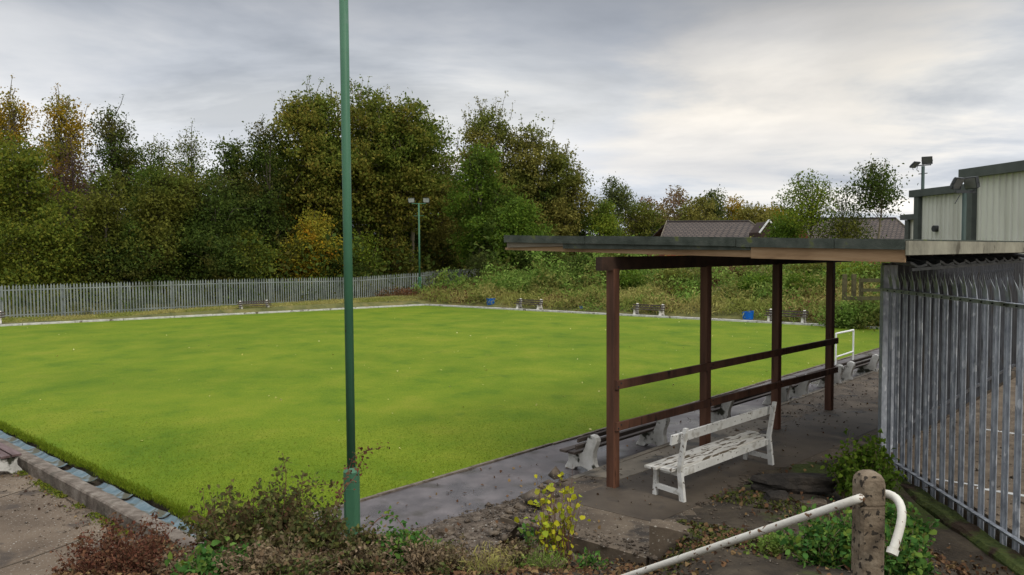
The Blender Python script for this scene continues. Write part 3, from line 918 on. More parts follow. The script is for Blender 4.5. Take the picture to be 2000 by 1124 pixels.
# corner post: broad flat plate facing the camera
Mx = Matrix.Rotation(0.10, 3, 'Z')
mb.box(fA0 + Vector((0.075, -0.02, HT / 2)), (0.23, 0.09, HT + 0.03), Mx)
build('post', mb, GALV, fenceA)
k = 0
t = 0.30
while t < 8.6:
    b = fA0 - dA * t + faceA * 0.0
    mb = MB()
    pale(mb, Vector((b.x, b.y, PZ - 0.27)), 3.12 + 0.27 - PZ + rnd.uniform(-0.015, 0.015), 0.102, faceA, True, rnd.uniform(-0.004, 0.004))
    build('pale', mb, GALV, fenceA)
    t += 0.238; k += 1
for zz, nm in ((2.76, 'top_rail'), (PZ - 0.02, 'bottom_rail')):
    mb = MB()
    a = fA0 + faceA * 0.045 + Vector((0, 0, zz - 0)); b = fA0 - dA * 8.8 + faceA * 0.045 + Vector((0, 0, zz))
    a.z = b.z = zz
    mb.beam(a, b, 0.008, 0.055)                                   # upright leg of the angle rail
    mb.beam(a + faceA * 0.028 + Vector((0, 0, 0.024)), b + faceA * 0.028 + Vector((0, 0, 0.024)), 0.052, 0.007)
    o = build(nm, mb, GALV, fenceA)
    t = 0.30; bo = None
    while t < 8.6:
        c = fA0 - dA * t + faceA * 0.053; c.z = zz - 0.006
        if bo is None:
            b_0 = c.copy()
            bo = build('bolt', MB().tube([c, c + faceA * 0.014], 0.011, 6), SHEETD, o)
        else:
            b2_ = bo.copy(); COL.objects.link(b2_); b2_.parent = o; b2_.location = c - b_0
        t += 0.238
# mossy kerb beneath the fence
mb = MB()
pts = [fA0 - dA * t + faceA * 0.22 for t in np.arange(-0.2, 9.0, 0.25)]
rr = random.Random(4)
ks = []
for p in pts:
    ks.append((p + faceA * (0.11 + rr.uniform(-.02, .02)), p - faceA * 0.12, PZ - 0.13 + rr.uniform(-.02, .02)))
for a, b, z in ks:
    mb.v += [(a.x, a.y, -0.2), (a.x, a.y, z - 0.04), (a.x * .8 + b.x * .2, a.y * .8 + b.y * .2, z), (b.x, b.y, z + 0.005), (b.x, b.y, -0.2)]
for i in range(len(ks) - 1):
    for j in range(4):
        a = i * 5 + j; mb.f.append((a, a + 1, a + 6, a + 5))
tag(build('mossy_kerb', mb, MOSS, origin=(fA0.x, fA0.y - 4, 0)), 'dark mossy concrete kerb under the near steel fence at bottom right', 'kerb')

# back fence of the shelter yard, running off to the right rear
dirB = dr.copy()
faceB = Vector((dirB.y, -dirB.x, 0))
fenceB = thing('palisade_fence', fA0 + Vector((0.25, 0.2, 0)), 'shaded palisade fence behind the near fence, along the back of the shelter', 'fence')
t = 0.1
while t < 9.5:
    b = fA0 + Vector((0.25, 0.2, 0)) + dirB * t
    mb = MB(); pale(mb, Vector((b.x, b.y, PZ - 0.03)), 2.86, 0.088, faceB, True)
    build('pale', mb, GALV_SHADED, fenceB)
    t += 0.20
for zz in (PZ + 0.25,):
    mb = MB(); a = fA0 + Vector((0.25, 0.2, 0)) + faceB * 0.045; a.z = zz; b = a + dirB * 9.6
    mb.beam(a, b, 0.045, 0.05); build('rail', mb, GALV_SHADED, fenceB)
# low dark shed right behind it, with its lapped sheet roof edge
shed = thing('sheet_metal_shed', fA0 + Vector((0.2, 0.5, 0)), 'low dark sheet metal shed wall and lapped roof sheets behind the palisade fences', 'shed')
mb = MB()
a = fA0 + Vector((0.12, 0.36, 0)); n_ = 130
for i in range(n_ + 1):
    p = a + dirB * (12.0 * i / n_) + faceB * (0.02 if i % 4 < 2 else -0.02)
    mb.v += [(p.x, p.y, PZ - 0.02), (p.x, p.y, 3.16)]
for i in range(n_): mb.f.append((2 * i, 2 * i + 2, 2 * i + 3, 2 * i + 1))
build('wall', mb, SHEETD, shed)

# ------------------------------------------------------------------ shelter
shelter = thing('bench_shelter', sp(0, 0, PZ), 'open timber shelter with red-brown posts, two rails and a flat felt roof', 'shelter')
tl = [0.0, 0, 0, LS]
for i, px in ((1, 1377), (2, 1515)):
    # intersect the sight line with the row of posts
    r = ray(px, 850); q = isect(P1, ds, Vector((0, 0, 0)), Vector((r.x, r.y, 0)))
    tl[i] = (q - Vector((P1.x, P1.y, 0))).length
print('post spacing', tl)
BB = 3.13
for i, t in enumerate(tl):
    mb = MB().beam(sp(t, 0, PZ - 0.02), sp(t, 0, BB + 0.02), 0.135, 0.125, up=ds, bev=0.008)
    o = build('post', mb, STAIN, shelter)
for zz, za in ((1.60, 1.58), (1.04, 1.00)):
    mb = MB().beam(sp(-0.05, 0.092, zz), sp(LS + 0.14, 0.092, za), 0.045, 0.115, bev=0.004)
    build('rail', mb, STAIN, shelter)
bo = None
for t in tl:
    for z_ in (1.60, 1.04):
        for dt_ in (-0.03, 0.03):
            c_ = sp(t + dt_, 0.114, z_ - 0.02 * t / LS + (0.02 if dt_ > 0 else -0.02))
            if bo is None:
                b_0 = c_.copy(); bo = build('bolt', MB().tube([c_, c_ + ns * 0.012], 0.011, 6), SHEETD, shelter)
            else:
                b2_ = bo.copy(); COL.objects.link(b2_); b2_.parent = shelter; b2_.location = c_ - b_0
# roof: near end passes over the first post
Lr = atd(987, 470, 11.55); Rr = atd(1770, 490, 7.75)
Lr.z = Rr.z = 0
e = (Rr - Lr); Lroof = e.length; e.normalize()
RL = 7.9                                                           # length of the roof along the posts
def rp_(u, t, z): 
    p = Lr + e * u + ds * t
    return Vector((p.x, p.y, z))
ztl, ztr = 3.625, 3.485
def zt_(u): return ztl + (ztr - ztl) * u / Lroof
mb = MB()
for (u0, u1, th0, th1) in ((0.0, Lroof, 0.0, 0.045),):
    vs = []
    for t in (0.03, RL):
        for (u, dz) in ((u0 + 0.03, -0.01), (u1 - 0.02, -0.01), (u1 - 0.02, -0.06), (u0 + 0.03, -0.06)):
            vs.append(rp_(u, t, zt_(u) + dz))
    mb.add(vs, [(0, 1, 2, 3), (4, 7, 6, 5), (0, 4, 5, 1), (1, 5, 6, 2), (2, 6, 7, 3), (3, 7, 4, 0)])
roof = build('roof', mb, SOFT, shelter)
# felt covering with folded-down edge, three lengths
cuts = [0.0, None, None, None, Lroof]
for i, px in ((1, 1145), (2, 1440), (3, 1632)):
    r = ray(px, 470); q = isect(Lr, e, Vector((0, 0, 0)), Vector((r.x, r.y, 0)))
    cuts[i] = (q - Lr).length
for a, b in zip(cuts, cuts[1:]):
    vs = []
    b2 = b - 0.008
    h = 0.098 + rnd.uniform(-.004, .004); drop = rnd.uniform(-.003, .003)
    # hanging lip
    mbf = MB()
    for u in (a, b2):
        z = zt_(u) + drop
        for (t, dz) in ((-0.028, 0.008), (-0.028, -h), (-0.004, -h), (-0.004, -0.004), (RL + .02, -0.004), (RL + .02, 0.010)):
            vs.append(rp_(u, t, z + dz))
    n = 6
    mbf.add(vs, [tuple(range(n)), tuple(range(n, 2 * n))[::-1]] + [(i, n + i, n + (i + 1) % n, (i + 1) % n) for i in range(n)])
    build('felt', mbf, FELT, roof)
# left side felt lip
mb = MB()
vs = [rp_(-0.012, t, zt_(0) + dz) for t in (-0.02, RL) for dz in (0.006, -0.095)] + [rp_(0.014, t, zt_(0) + dz) for t in (-0.02, RL) for dz in (0.006, -0.095)]
mb.add(vs, [(0, 1, 3, 2), (4, 6, 7, 5), (0, 2, 6, 4), (1, 5, 7, 3), (0, 4, 5, 1), (2, 3, 7, 6)])
build('felt', mb, FELT, roof)
def uat(px):
    r = ray(px, 480); q = isect(Lr, e, Vector((0, 0, 0)), Vector((r.x, r.y, 0))); return (q - Lr).dot(e)
def board(u0, u1, t0, t1, top0, bot0, top1, bot1, mat, name='fascia_board'):
    mb = MB()
    vs = []
    for u, tp, bt in ((u0, top0, bot0), (u1, top1, bot1)):
        for t in (t0, t1):
            vs += [rp_(u, t, tp), rp_(u, t, bt)]
    mb.add(vs, [(0, 2, 3, 1), (4, 5, 7, 6), (0, 4, 6, 2), (1, 3, 7, 5), (0, 1, 5, 4), (2, 6, 7, 3)])
    return build(name, mb, mat, roof)
def zy(px, py):   # height of the fascia plane at an image point
    r = ray(px, py); q = isect(Lr, e, Vector((0, 0, 0)), Vector((r.x, r.y, 0)))
    return EYE + r.z * (q.y / r.y)
um = uat(1466)
# upper fascia board on the left, long lower board, deep board on the right
board(uat(990), uat(1240), 0.0, 0.022, zy(990, 466), zy(990, 484), zy(1240, 466), zy(1240, 478), RAWG)
board(uat(984), um, 0.030, 0.060, zy(984, 484), zy(984, 488.5), zy(1466, 475), zy(1466, 503), RAW)
board(uat(1100), um, -0.006, 0.020, zy(1100, 477), zy(1100, 486), zy(1466, 480), zy(1466, 489), FELT)
board(um + 0.004, Lroof - 0.01, 0.0, 0.028, zy(1466, 478), zy(1466, 505), zy(1768, 480), zy(1768, 513), RAW)
# back fascia and the lapped sheets under it
mb = MB()
vs = [rp_(Lroof, t, z) for t in (-0.02, RL + 1.5) for z in (ztr - 0.01, ztr - 0.155)] + [rp_(Lroof + 0.03, t, z) for t in (-0.02, RL + 1.5) for z in (ztr - 0.01, ztr - 0.155)]
mb.add(vs, [(0, 1, 3, 2), (4, 6, 7, 5), (0, 2, 6, 4), (1, 5, 7, 3), (0, 4, 5, 1), (2, 3, 7, 6)])
build('back_fascia', mb, BEIGE, roof)
# rafters and main beam
mb = MB().beam(sp(-0.30, 0, BB + 0.09), sp(LS + 0.9, 0, BB + 0.09), 0.10, 0.18)
build('beam', mb, STAIND, shelter)
for t in np.arange(0.25, RL, 0.75):
    mb = MB(); vs = []
    for u in (0.1, Lroof - 0.06):
        for tt in (t, t + 0.05):
            for dz in (-0.061, -0.175):
                vs.append(rp_(u, tt, zt_(u) + dz))
    mb.add(vs, [(0, 1, 3, 2), (4, 6, 7, 5), (0, 2, 6, 4), (1, 5, 7, 3), (0, 4, 5, 1), (2, 3, 7, 6)])
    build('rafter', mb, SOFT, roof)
# lapped sheets over the fence
S1 = atd(1742, 505, 8.9); S1.z = 0
for i in range(13):
    t0 = i * 0.62
    mb = MB()
    p0 = S1 + dirB * t0; p1 = S1 + dirB * (t0 + 0.66)
    lift0, lift1 = 0.0, 0.035
    K3 = 10
    for j in range(K3 + 1):
        f_ = j / K3
        p = p0 * (1 - f_) + p1 * f_
        lz = lift0 + lift1 * (1 - f_) + 0.018 * math.cos(f_ * 2 * math.pi * 1.0)
        q = p + faceB * 0.20; r_ = p - faceB * 0.35
        mb.v += [(q.x, q.y, 3.195 + lz), (r_.x, r_.y, 3.315 + lz), (q.x, q.y, 3.185 + lz - 0.02), (r_.x, r_.y, 3.30 + lz - 0.02)]
    for j in range(K3):
        a = j * 4
        mb.f += [(a, a + 4, a + 5, a + 1), (a + 2, a + 3, a + 7, a + 6), (a, a + 2, a + 6, a + 4)]
    mb.f += [(0, 1, 3, 2)]
    build('roof_sheet', mb, SHEET, shed)
mb = MB(); a = S1 + faceB * 0.2; b = a + dirB * 8
mb.beam((a.x, a.y, 3.155), (b.x, b.y, 3.155), 0.03, 0.035)
build('edge_trim', mb, SHEET, shed)

# ------------------------------------------------------------------ concrete-ended benches
def park_bench(length, mat_slat, label, group, loc, rz, sup=None, over=0.20, ys=1.25):
    t = thing('park_bench', loc, label, 'bench', group, rz)
    prof = [(.27, 0), (.25, .05), (.205, .13), (.20, .20), (.235, .285), (.03, .275), (-.02, .30), (-.055, .40), (-.085, .50),
            (-.10, .555), (-.135, .585), (-.185, .585), (-.225, .555), (-.235, .50), (-.215, .43), (-.185, .34), (-.175, .24), (-.195, .13), (-.24, .05), (-.27, 0),
            (-.13, 0), (-.09, .05), (0, .075), (.09, .05), (.13, 0)]
    prof = [(y * ys, z) for y, z in prof]
    for s in (-1, 1):
        mb = MB().profile(prof, s * length / 2 - 0.055, s * length / 2 + 0.055)
        o = build('support', mb, sup or BENCHC, t, world=False)
        bv = o.modifiers.new('bev', 'BEVEL'); bv.width = 0.012; bv.segments = 2
    for y in (0.19 * ys, 0.06 * ys):
        mb = MB().box((0, y, 0.302), (length + 2 * over, 0.105 * ys, 0.035))
        o = build('seat_slat', mb, mat_slat, t, world=False)
    for (y, z) in ((-0.012 * ys, 0.40), (-0.045 * ys, 0.515)):
        mb = MB().box((0, y, z), (length + 2 * over, 0.032, 0.066), Matrix.Rotation(R(14), 3, 'X'))
        build('back_slat', mb, mat_slat, t, world=False)
    return t
# bench row beside the path; benches face the green
b0 = at(1160, 851, WZ + 0.58); b1 = at(1712, 693, WZ + 0.58)
db = (b1 - b0); db.z = 0; db.normalize()
rzb = math.atan2(db.y, db.x)          # x axis along the row, y axis (front) towards the green
nb = Vector((-db.y, db.x, 0))
def tpx(px, py=780):
    r = ray(px, py); q = isect(Vector((b0.x, b0.y, 0)), db, Vector((0, 0, 0)), Vector((r.x, r.y, 0)))
    return (q - Vector((b0.x, b0.y, 0))).dot(db)
rows = [((1161), (1298), 'dark slatted concrete-ended bench beside the path, nearest the camera'),
        ((1424), (1538), 'dark slatted concrete-ended bench seen between the second and third shelter posts'),
        ((1576), (1640), 'dark slatted concrete-ended bench just left of the white handrail, behind the last shelter post'),
        ((1662), (1710), 'dark slatted concrete-ended bench farthest along the path, beside the steel fence post')]
first = None
for (pa, pb, lab) in rows:
    ta, tb = tpx(pa), tpx(pb)
    c = Vector((b0.x, b0.y, 0)) + db * (ta + tb) / 2 + nb * 0.21
    park_bench(tb - ta, SLAT, lab, 'slatted benches along the shelter path', (c.x, c.y, WZ), rzb)
# far benches
for (px, py, wpx, lab, side) in ((1034, 604, 40, 'distant slatted bench right of the left blue tub, against straw grass', 'r'),
                           (1267, 616, 50, 'distant slatted bench between the first two shelter posts, below the scrub bank', 'r'),
                           (1536, 630, 66, 'distant slatted bench beside the right blue tub, partly behind the third shelter post', 'r'),
                           (497, 608, 52, 'distant slatted bench in front of the long grey palisade fence', 'l'),
                           (-24, 634, 50, 'distant slatted bench cut off by the left edge of the photograph', 'l')):
    p = at(px, py, 0.04)
    if side == 'r':
        rz = math.atan2(-dfr.y, -dfr.x)
    else:
        rz = math.atan2(dfl.y, dfl.x)
    ax = Vector((math.cos(rz), math.sin(rz), 0))
    wm = abs(wpx / F * p.y / (ax.x - ax.y * p.x / p.y))
    park_bench(wm, SLAT, lab, 'slatted benches round the far sides of the green', (p.x, p.y, 0.035 if side == 'r' else 0.06), rz, BENCHW, ys=1.0)
# bench on the left pavement, seen end on at the frame edge
p = at(46, 922, LZ)
rz = math.atan2(-dl.y, -dl.x)
yax = Vector((-math.sin(rz), math.cos(rz), 0))
pc = p + dl * (0.85 + 0.07) - yax * 0.33
park_bench(1.7, SLATM, 'maroon slatted bench on the left pavement beside the low kerb wall', None, (pc.x, pc.y, LZ), rz, over=0.10)

# ------------------------------------------------------------------ white wooden bench
r0 = at(1331, 980, PZ); r1 = at(1504, 908, PZ)
dw = (r1 - r0); LW = dw.length; dw.normalize()
rzw = math.atan2(dw.y, dw.x)
c = (r0 + r1) / 2
wb = thing('wooden_bench', (c.x, c.y, PZ + 0.005), 'peeling white painted wooden bench standing under the shelter', 'bench', None, rzw)
hl = LW / 2
for s in (-1, 1):
    mb = MB()
    # rear leg leans back above the seat
    mb.profile([(-0.055, 0), (0.02, 0), (0.055, 0.42), (-0.035, 0.945), (-0.085, 0.945), (-0.005, 0.42)], s * hl - 0.026, s * hl + 0.026)
    build('leg', mb, WHITE, wb, world=False)
    mb = MB().beam((s * hl, 0.40, 0), (s * hl, 0.385, 0.36), 0.05, 0.055, up=(0, 1, 0))
    build('leg', mb, WHITE, wb, world=False)
    mb = MB().beam((s * hl, 0.0, 0.105), (s * hl, 0.37, 0.125), 0.05, 0.06)
    build('stretcher', mb, WHITE, wb, world=False)
    mb = MB().beam((s * hl + 0.05 * -s, 0.02, 0.335), (s * hl + 0.05 * -s, 0.47, 0.35), 0.045, 0.075)
    build('seat_bearer', mb, WHITE, wb, world=False)
mb = MB().box((0, 0.365, 0.395), (LW + 0.34, 0.175, 0.03)); build('seat_plank', mb, WHITES, wb, world=False)
mb = MB().box((0, 0.165, 0.392), (LW + 0.22, 0.175, 0.03)); build('seat_plank', mb, WHITES, wb, world=False)
mb = MB().box((0, 0.055, 0.335), (LW - 0.07, 0.03, 0.10)); build('apron', mb, WHITE, wb, world=False)
mb = MB().box((-0.03, 0.052, 0.80), (LW + 0.26, 0.03, 0.125), Matrix.Rotation(R(9), 3, 'X')); build('back_board', mb, WHITE, wb, world=False)

# ------------------------------------------------------------------ white tubular handrail
h0 = at(1632, 716, 0.02); hx = at(1666, 706, 0.02)
hr = thing('handrail', (h0.x, h0.y, 0), 'white tubular handrail frame standing at the edge of the green behind the last post', 'handrail')
zt = EYE + ray(1632, 652).z * h0.y / ray(1632, 652).y
zt2 = EYE + ray(1666, 645).z * hx.y / ray(1666, 645).y
zl = EYE + ray(1632, 698).z * h0.y / ray(1632, 698).y
mb = MB().tube([(h0.x, h0.y, -0.1), (h0.x, h0.y, zt)], 0.028); build('upright', mb, GATEW, hr)
mb = MB().tube([(hx.x, hx.y, -0.1), (hx.x, hx.y, zt2)], 0.028); build('upright', mb, GATEW, hr)
mb = MB().tube([(h0.x, h0.y, zt), (hx.x, hx.y, zt2)], 0.028); build('top_rail', mb, GATEW, hr)
mb = MB().tube([(h0.x, h0.y, zl), (hx.x, hx.y, zl + 0.03)], 0.024); build('mid_rail', mb, GATEW, hr)

# ------------------------------------------------------------------ lamp posts
def floodlight(parent, c, yaw, tiltd, w=0.42, h=0.32, d=0.16, name='floodlight', gm=None):
    Mm = Matrix.Rotation(yaw, 3, 'Z') @ Matrix.Rotation(R(tiltd), 3, 'X')
    vs = []
    for (y, k_) in ((0, 1.0), (-d * 0.55, 0.92), (-d, 0.5)):
        for (a, b) in ((-1, -1), (1, -1), (1, 1), (-1, 1)):
            vs.append(Vector(c) + Mm @ Vector((a * w / 2 * k_, y, b * h / 2 * k_)))
    mb = MB().add(vs, [(0, 1, 2, 3), (0, 4, 5, 1), (1, 5, 6, 2), (2, 6, 7, 3), (3, 7, 4, 0), (4, 8, 9, 5), (5, 9, 10, 6), (6, 10, 11, 7), (7, 11, 8, 4), (11, 10, 9, 8)])
    o = build(name, mb, LAMPB, parent)
    vs = [Vector(c) + Mm @ Vector((a * w / 2 * .88, 0.006, b * h / 2 * .86)) for (a, b) in ((-1, -1), (1, -1), (1, 1), (-1, 1))]
    build('glass', MB().add(vs, [(0, 1, 2, 3)]), gm or LAMPG, o)
    mb = MB()
    for a in (-1, 1):
        q = Vector(c) + Mm @ Vector((a * w / 2 * 1.03, -d * 0.3, 0))
        mb.beam(q, Vector((q.x * .6 + c[0] * .4, q.y * .6 + c[1] * .4, c[2] - h * 0.62)), 0.02, 0.03)
    build('bracket', mb, LAMPB, o)
    return o
def lamp_post(base, top, r0_, r1_, rb, hb, label, yaw=0.0, lights=True):
    t = thing('lamp_post', base, label, 'lamp post', 'green floodlight poles round the bowling green')
    b = Vector(base)
    mb = MB().tube([b + Vector((0, 0, z)) for z in (-0.3, hb - 0.05, hb)], [rb, rb, r0_ * 1.1], 20)
    build('base_section', mb, POLEG, t, smooth=False)
    mb = MB().box(b + Vector((math.cos(yaw - 1.9) * (rb - .004), math.sin(yaw - 1.9) * (rb - .004), hb * 0.48)), (0.016, rb * 1.0, hb * 0.52), Matrix.Rotation(yaw - 1.9, 3, 'Z'))
    build('access_door', mb, POLEG, t)
    mb = MB().tube([b + Vector((0, 0, z)) for z in (hb - 0.04, (top - b.z) * 0.5, top - b.z)], [r0_, (r0_ + r1_) / 2, r1_], 16)
    build('pole', mb, POLEG, t, smooth=True)
    ax = Vector((math.cos(yaw), math.sin(yaw), 0))
    mb = MB().beam(Vector((b.x, b.y, top)) - ax * 0.5, Vector((b.x, b.y, top)) + ax * 0.5, 0.05, 0.05)
    build('cross_arm', mb, POLEG, t)
    mb = MB().beam(Vector((b.x, b.y, top - 0.85)) - ax * 0.38, Vector((b.x, b.y, top - 0.85)) + ax * 0.38, 0.03, 0.03)
    build('step_bar', mb, POLEG, t)
    if lights:
        for s in (-1, 1):
            c_ = Vector((b.x, b.y, top + 0.22)) + ax * (s * 0.52)
            floodlight(t, c_, yaw + math.pi, -22, 0.46, 0.34, 0.17)
    return t
nb_ = atd(688, 1022, 8.75)
lamp_post((nb_.x, nb_.y, 0.02), 8.1, 0.05, 0.052, 0.092, 0.90 - 0.0, 'tall green lamp post in the foreground rising out of the top of the view', 0.3)
fb = atd(820, 575, 54.0)
lp_top = EYE + ray(820, 398).z * 54 / ray(820, 398).y
lamp_post((fb.x, fb.y, 0.2), lp_top, 0.07, 0.06, 0.13, 1.4, 'distant green lamp post with twin floodlights beside the far fence corner', 0.0)

# ------------------------------------------------------------------ blue tubs
def tub(px, py, wpx, hpx, label, lean=0):
    p = at(px, py, 0.04); r_ = wpx / F * p.y / 2; h = hpx / F * p.y
    mb = MB()
    n = 24
    prof = [(0.80, 0), (0.86, h * .3), (0.94, h * .7), (0.97, h * .93), (1.04, h * .94), (1.04, h), (0.95, h), (0.90, h * .7), (0.78, h * .1)]
    prof = [(0.5 + k_ * 0.5, z) for k_, z in prof]
    for (k_, z) in prof:
        for j in range(n):
            a = 2 * math.pi * j / n
            mb.v.append((p.x + math.cos(a) * r_ * k_, p.y + math.sin(a) * r_ * k_, 0.04 + z + lean * math.cos(a) * r_ * (z / h)))
    for i in range(len(prof) - 1):
        for j in range(n):
            mb.f.append((i * n + j, i * n + (j + 1) % n, (i + 1) * n + (j + 1) % n, (i + 1) * n + j))
    mb.f.append(tuple(range(n))[::-1]); mb.f.append(tuple(range((len(prof) - 1) * n, len(prof) * n)))
    return tag(build('plastic_tub', mb, BTUB, origin=(p.x, p.y, 0.04), smooth=False), label, 'tub', 'blue plastic tubs beside the far path')
tub(959, 598, 18, 15, 'blue plastic tub at the foot of the bramble mound, left of the far benches')
tub(1461, 624, 22, 15, 'blue plastic tub between the second and third shelter posts', 0.15)
tub(1135, 607, 7, 9, 'small half-hidden blue tub in the grass left of the first shelter post')

# ------------------------------------------------------------------ bollard and pipe rail
bp_ = atd(1696, 1000, 4.5)
bol = thing('concrete_bollard', (bp_.x, bp_.y, 0.9), 'pitted concrete bollard with a domed cap carrying the rusty white pipe rail', 'bollard', 'concrete posts of the pipe rail')
topz = EYE + ray(1696, 920).z * bp_.y / ray(1696, 920).y
w_ = 0.072
def bollard_mesh(bx, by, z0, ztop, w_, cap):
    mb = MB(); n = 8; rings = []
    def ring(k_, z, r8=0.78):
        pts = []
        for (a, b) in ((-1, -r8), (-r8, -1), (r8, -1), (1, -r8), (1, r8), (r8, 1), (-r8, 1), (-1, r8)):
            pts.append((bx + a * w_ * k_, by + b * w_ * k_, z))
        return pts
    zz = [(1.0, z0), (1.0, ztop - 0.205), (0.96, ztop - 0.197)] if not cap else \
         [(0.93, ztop - 0.197), (1.0, ztop - 0.185), (1.0, ztop - 0.075), (0.93, ztop - 0.04), (0.78, ztop - 0.016), (0.5, ztop - 0.003), (0.2, ztop)]
    for k_, z in zz: rings.append(ring(k_, z, 0.78 if k_ > 0.9 else 0.6))
    for i, r_ in enumerate(rings):
        mb.v += r_
    for i in range(len(rings) - 1):
        for j in range(n):
            mb.f.append((i * n + j, i * n + (j + 1) % n, (i + 1) * n + (j + 1) % n, (i + 1) * n + j))
    mb.f.append(tuple(range(n))[::-1]); mb.f.append(tuple(range((len(rings) - 1) * n, len(rings) * n)))
    return mb
build('shaft', bollard_mesh(bp_.x, bp_.y, 0.6, topz, w_, False), BOLL, bol)
build('cap', bollard_mesh(bp_.x, bp_.y, 0.6, topz, w_, True), BOLL, bol)
q0 = atd(1672, 976, 4.42); q1 = atd(1240, 1121, 5.7)
q2 = q1 + (q1 - q0) * 0.22
qb = atd(1712, 966, 4.52)
bends = [(1728, 963, 4.50), (1745, 968, 4.46), (1757, 980, 4.42), (1763, 1000, 4.38), (1760, 1025, 4.34), (1751, 1055, 4.30), (1743, 1079, 4.28)]
pts = [q2, q1, q0, atd(1690, 970, 4.47), qb] + [atd(*b_) for b_ in bends]
# smooth
sm = []
for i in range(len(pts) - 1):
    a, b = pts[i], pts[i + 1]
    k_ = 2 if i > 3 else 6
    for j in range(k_): sm.append(a + (b - a) * j / k_)
sm.append(pts[-1])
for _ in range(2):
    sm = [sm[0]] + [(sm[i - 1] + sm[i] * 2 + sm[i + 1]) / 4 for i in range(1, len(sm) - 1)] + [sm[-1]]
pr_ = thing('pipe_rail', (bp_.x, bp_.y, topz - 0.2), 'rusty white pipe handrail threaded through the bollard with a hooked end', 'handrail')
mb = MB().tube(sm, 0.0245, 14); build('pipe', mb, RAILW, pr_, smooth=True)
dd = (sm[-1] - sm[-2]).normalized()
mb = MB().tube([sm[-1] - dd * 0.02, sm[-1] + dd * 0.012], 0.032, 12); build('end_collar', mb, RAILW, pr_)
b2 = q2 + (q1 - q0).normalized() * 0.05
bol2 = thing('concrete_bollard', (b2.x, b2.y, 0.1), 'lower concrete bollard at the foot of the pipe rail, below the view', 'bollard', 'concrete posts of the pipe rail')
build('shaft', bollard_mesh(b2.x, b2.y, -0.2, b2.z + 0.08, w_, False), BOLL, bol2)
build('cap', bollard_mesh(b2.x, b2.y, -0.2, b2.z + 0.08, w_, True), BOLL, bol2)

# raised concrete block at the end of the platform
c0 = at(1268, 1092, PZ)
zb_ = EYE + ray(1268, 1026).z * c0.y / ray(1268, 1026).y
mb = MB()
ux = Vector((0.78, -0.18, 0)).normalized(); uy = Vector((0.30, 0.95, 0)).normalized()
rr = random.Random(8)
nx_, ny_ = 8, 4
def bl(u, v, z): return c0 + ux * (u * 0.66) + uy * (v * 0.22) + Vector((0, 0, z - c0.z))
top = [[bl(i / nx_, j / ny_, zb_ + rr.uniform(-.012, .008) - 0.12 * (i / nx_) ** 1.5) for j in range(ny_ + 1)] for i in range(nx_ + 1)]
for i in range(nx_ + 1):
    for j in range(ny_ + 1): mb.v.append(tuple(top[i][j]))
for i in range(nx_):
    for j in range(ny_):
        a = i * (ny_ + 1) + j; mb.f.append((a, a + ny_ + 1, a + ny_ + 2, a + 1))
k0_ = len(mb.v)
per = [(i, 0) for i in range(nx_ + 1)] + [(nx_, j) for j in range(1, ny_ + 1)] + [(i, ny_) for i in range(nx_ - 1, -1, -1)] + [(0, j) for j in range(ny_ - 1, 0, -1)]
for (i, j) in per:
    p = top[i][j]; mb.v.append((p.x, p.y, -0.2))
for k_ in range(len(per)):
    i, j = per[k_]; i2, j2 = per[(k_ + 1) % len(per)]
    mb.f.append((i * (ny_ + 1) + j, i2 * (ny_ + 1) + j2, k0_ + (k_ + 1) % len(per), k0_ + k_))
tag(build('concrete_block', mb, CONC, origin=(c0.x, c0.y, 0)), 'low stained concrete block at the near corner of the platform, beyond the pipe rail', 'block')

# dark stones right of the shelter
def rock(name, c, r_, sc, seed, mat, label, cat, group=None):
    import bmesh
    bm = bmesh.new(); bmesh.ops.create_icosphere(bm, subdivisions=3, radius=1)
    rg = random.Random(seed); ph = [rg.uniform(0, 6) for _ in range(6)]
    for v in bm.verts:
        d = v.co
        k_ = 1 + 0.16 * math.sin(3 * d.x + ph[0]) * math.sin(3.1 * d.y + ph[1]) + 0.09 * math.sin(7 * d.z + ph[2] + 4 * d.x) + rg.uniform(-.02, .02)
        # squarish
        m_ = max(abs(d.x), abs(d.y), abs(d.z)); k_ *= (1 / m_) ** 0.45
        v.co = Vector((d.x * sc[0], d.y * sc[1], d.z * sc[2])) * k_ * r_
    me = bpy.data.meshes.new(name); bm.to_mesh(me); bm.free()
    o = link(name, me, mat, None, c)
    return tag(o, label, cat, group)
s0 = at(1560, 975, PZ + 0.1)
rock('stone_lintel', (s0.x + 0.05, s0.y + 0.22, s0.z + 0.12), 0.24, (2.15, 0.75, 0.55), 3, STONE, 'long dark stone lying level over a hollow, right of the white bench', 'stone')
s1 = at(1520, 985, PZ + 0.12)
rock('rock', (s1.x, s1.y + 0.05, s1.z + 0.03), 0.13, (1.2, 0.9, 0.85), 5, STONE, 'small dark rock under the left end of the long stone', 'rock')
s1 = at(1590, 990, PZ + 0.12)
rock('rock', (s1.x, s1.y, s1.z + 0.02), 0.10, (1.7, 0.9, 0.6), 9, CONC, 'pale broken rock lying in dead leaves below the long stone', 'rock')
s1 = at(868, 1040, 0.1)
rock('rock', (s1.x, s1.y, 0.08), 0.14, (1.0, 0.8, 0.7), 12, GRAVEL, 'jagged rubble lump at the broken near end of the gritty path', 'rock')
s1 = at(1045, 1040, 0.08)
rock('rock', (s1.x, s1.y, 0.06), 0.13, (1.3, 0.8, 0.7), 15, STONE, 'dark rubble lump at the platform corner, behind the yellow-leaved shrub', 'rock')
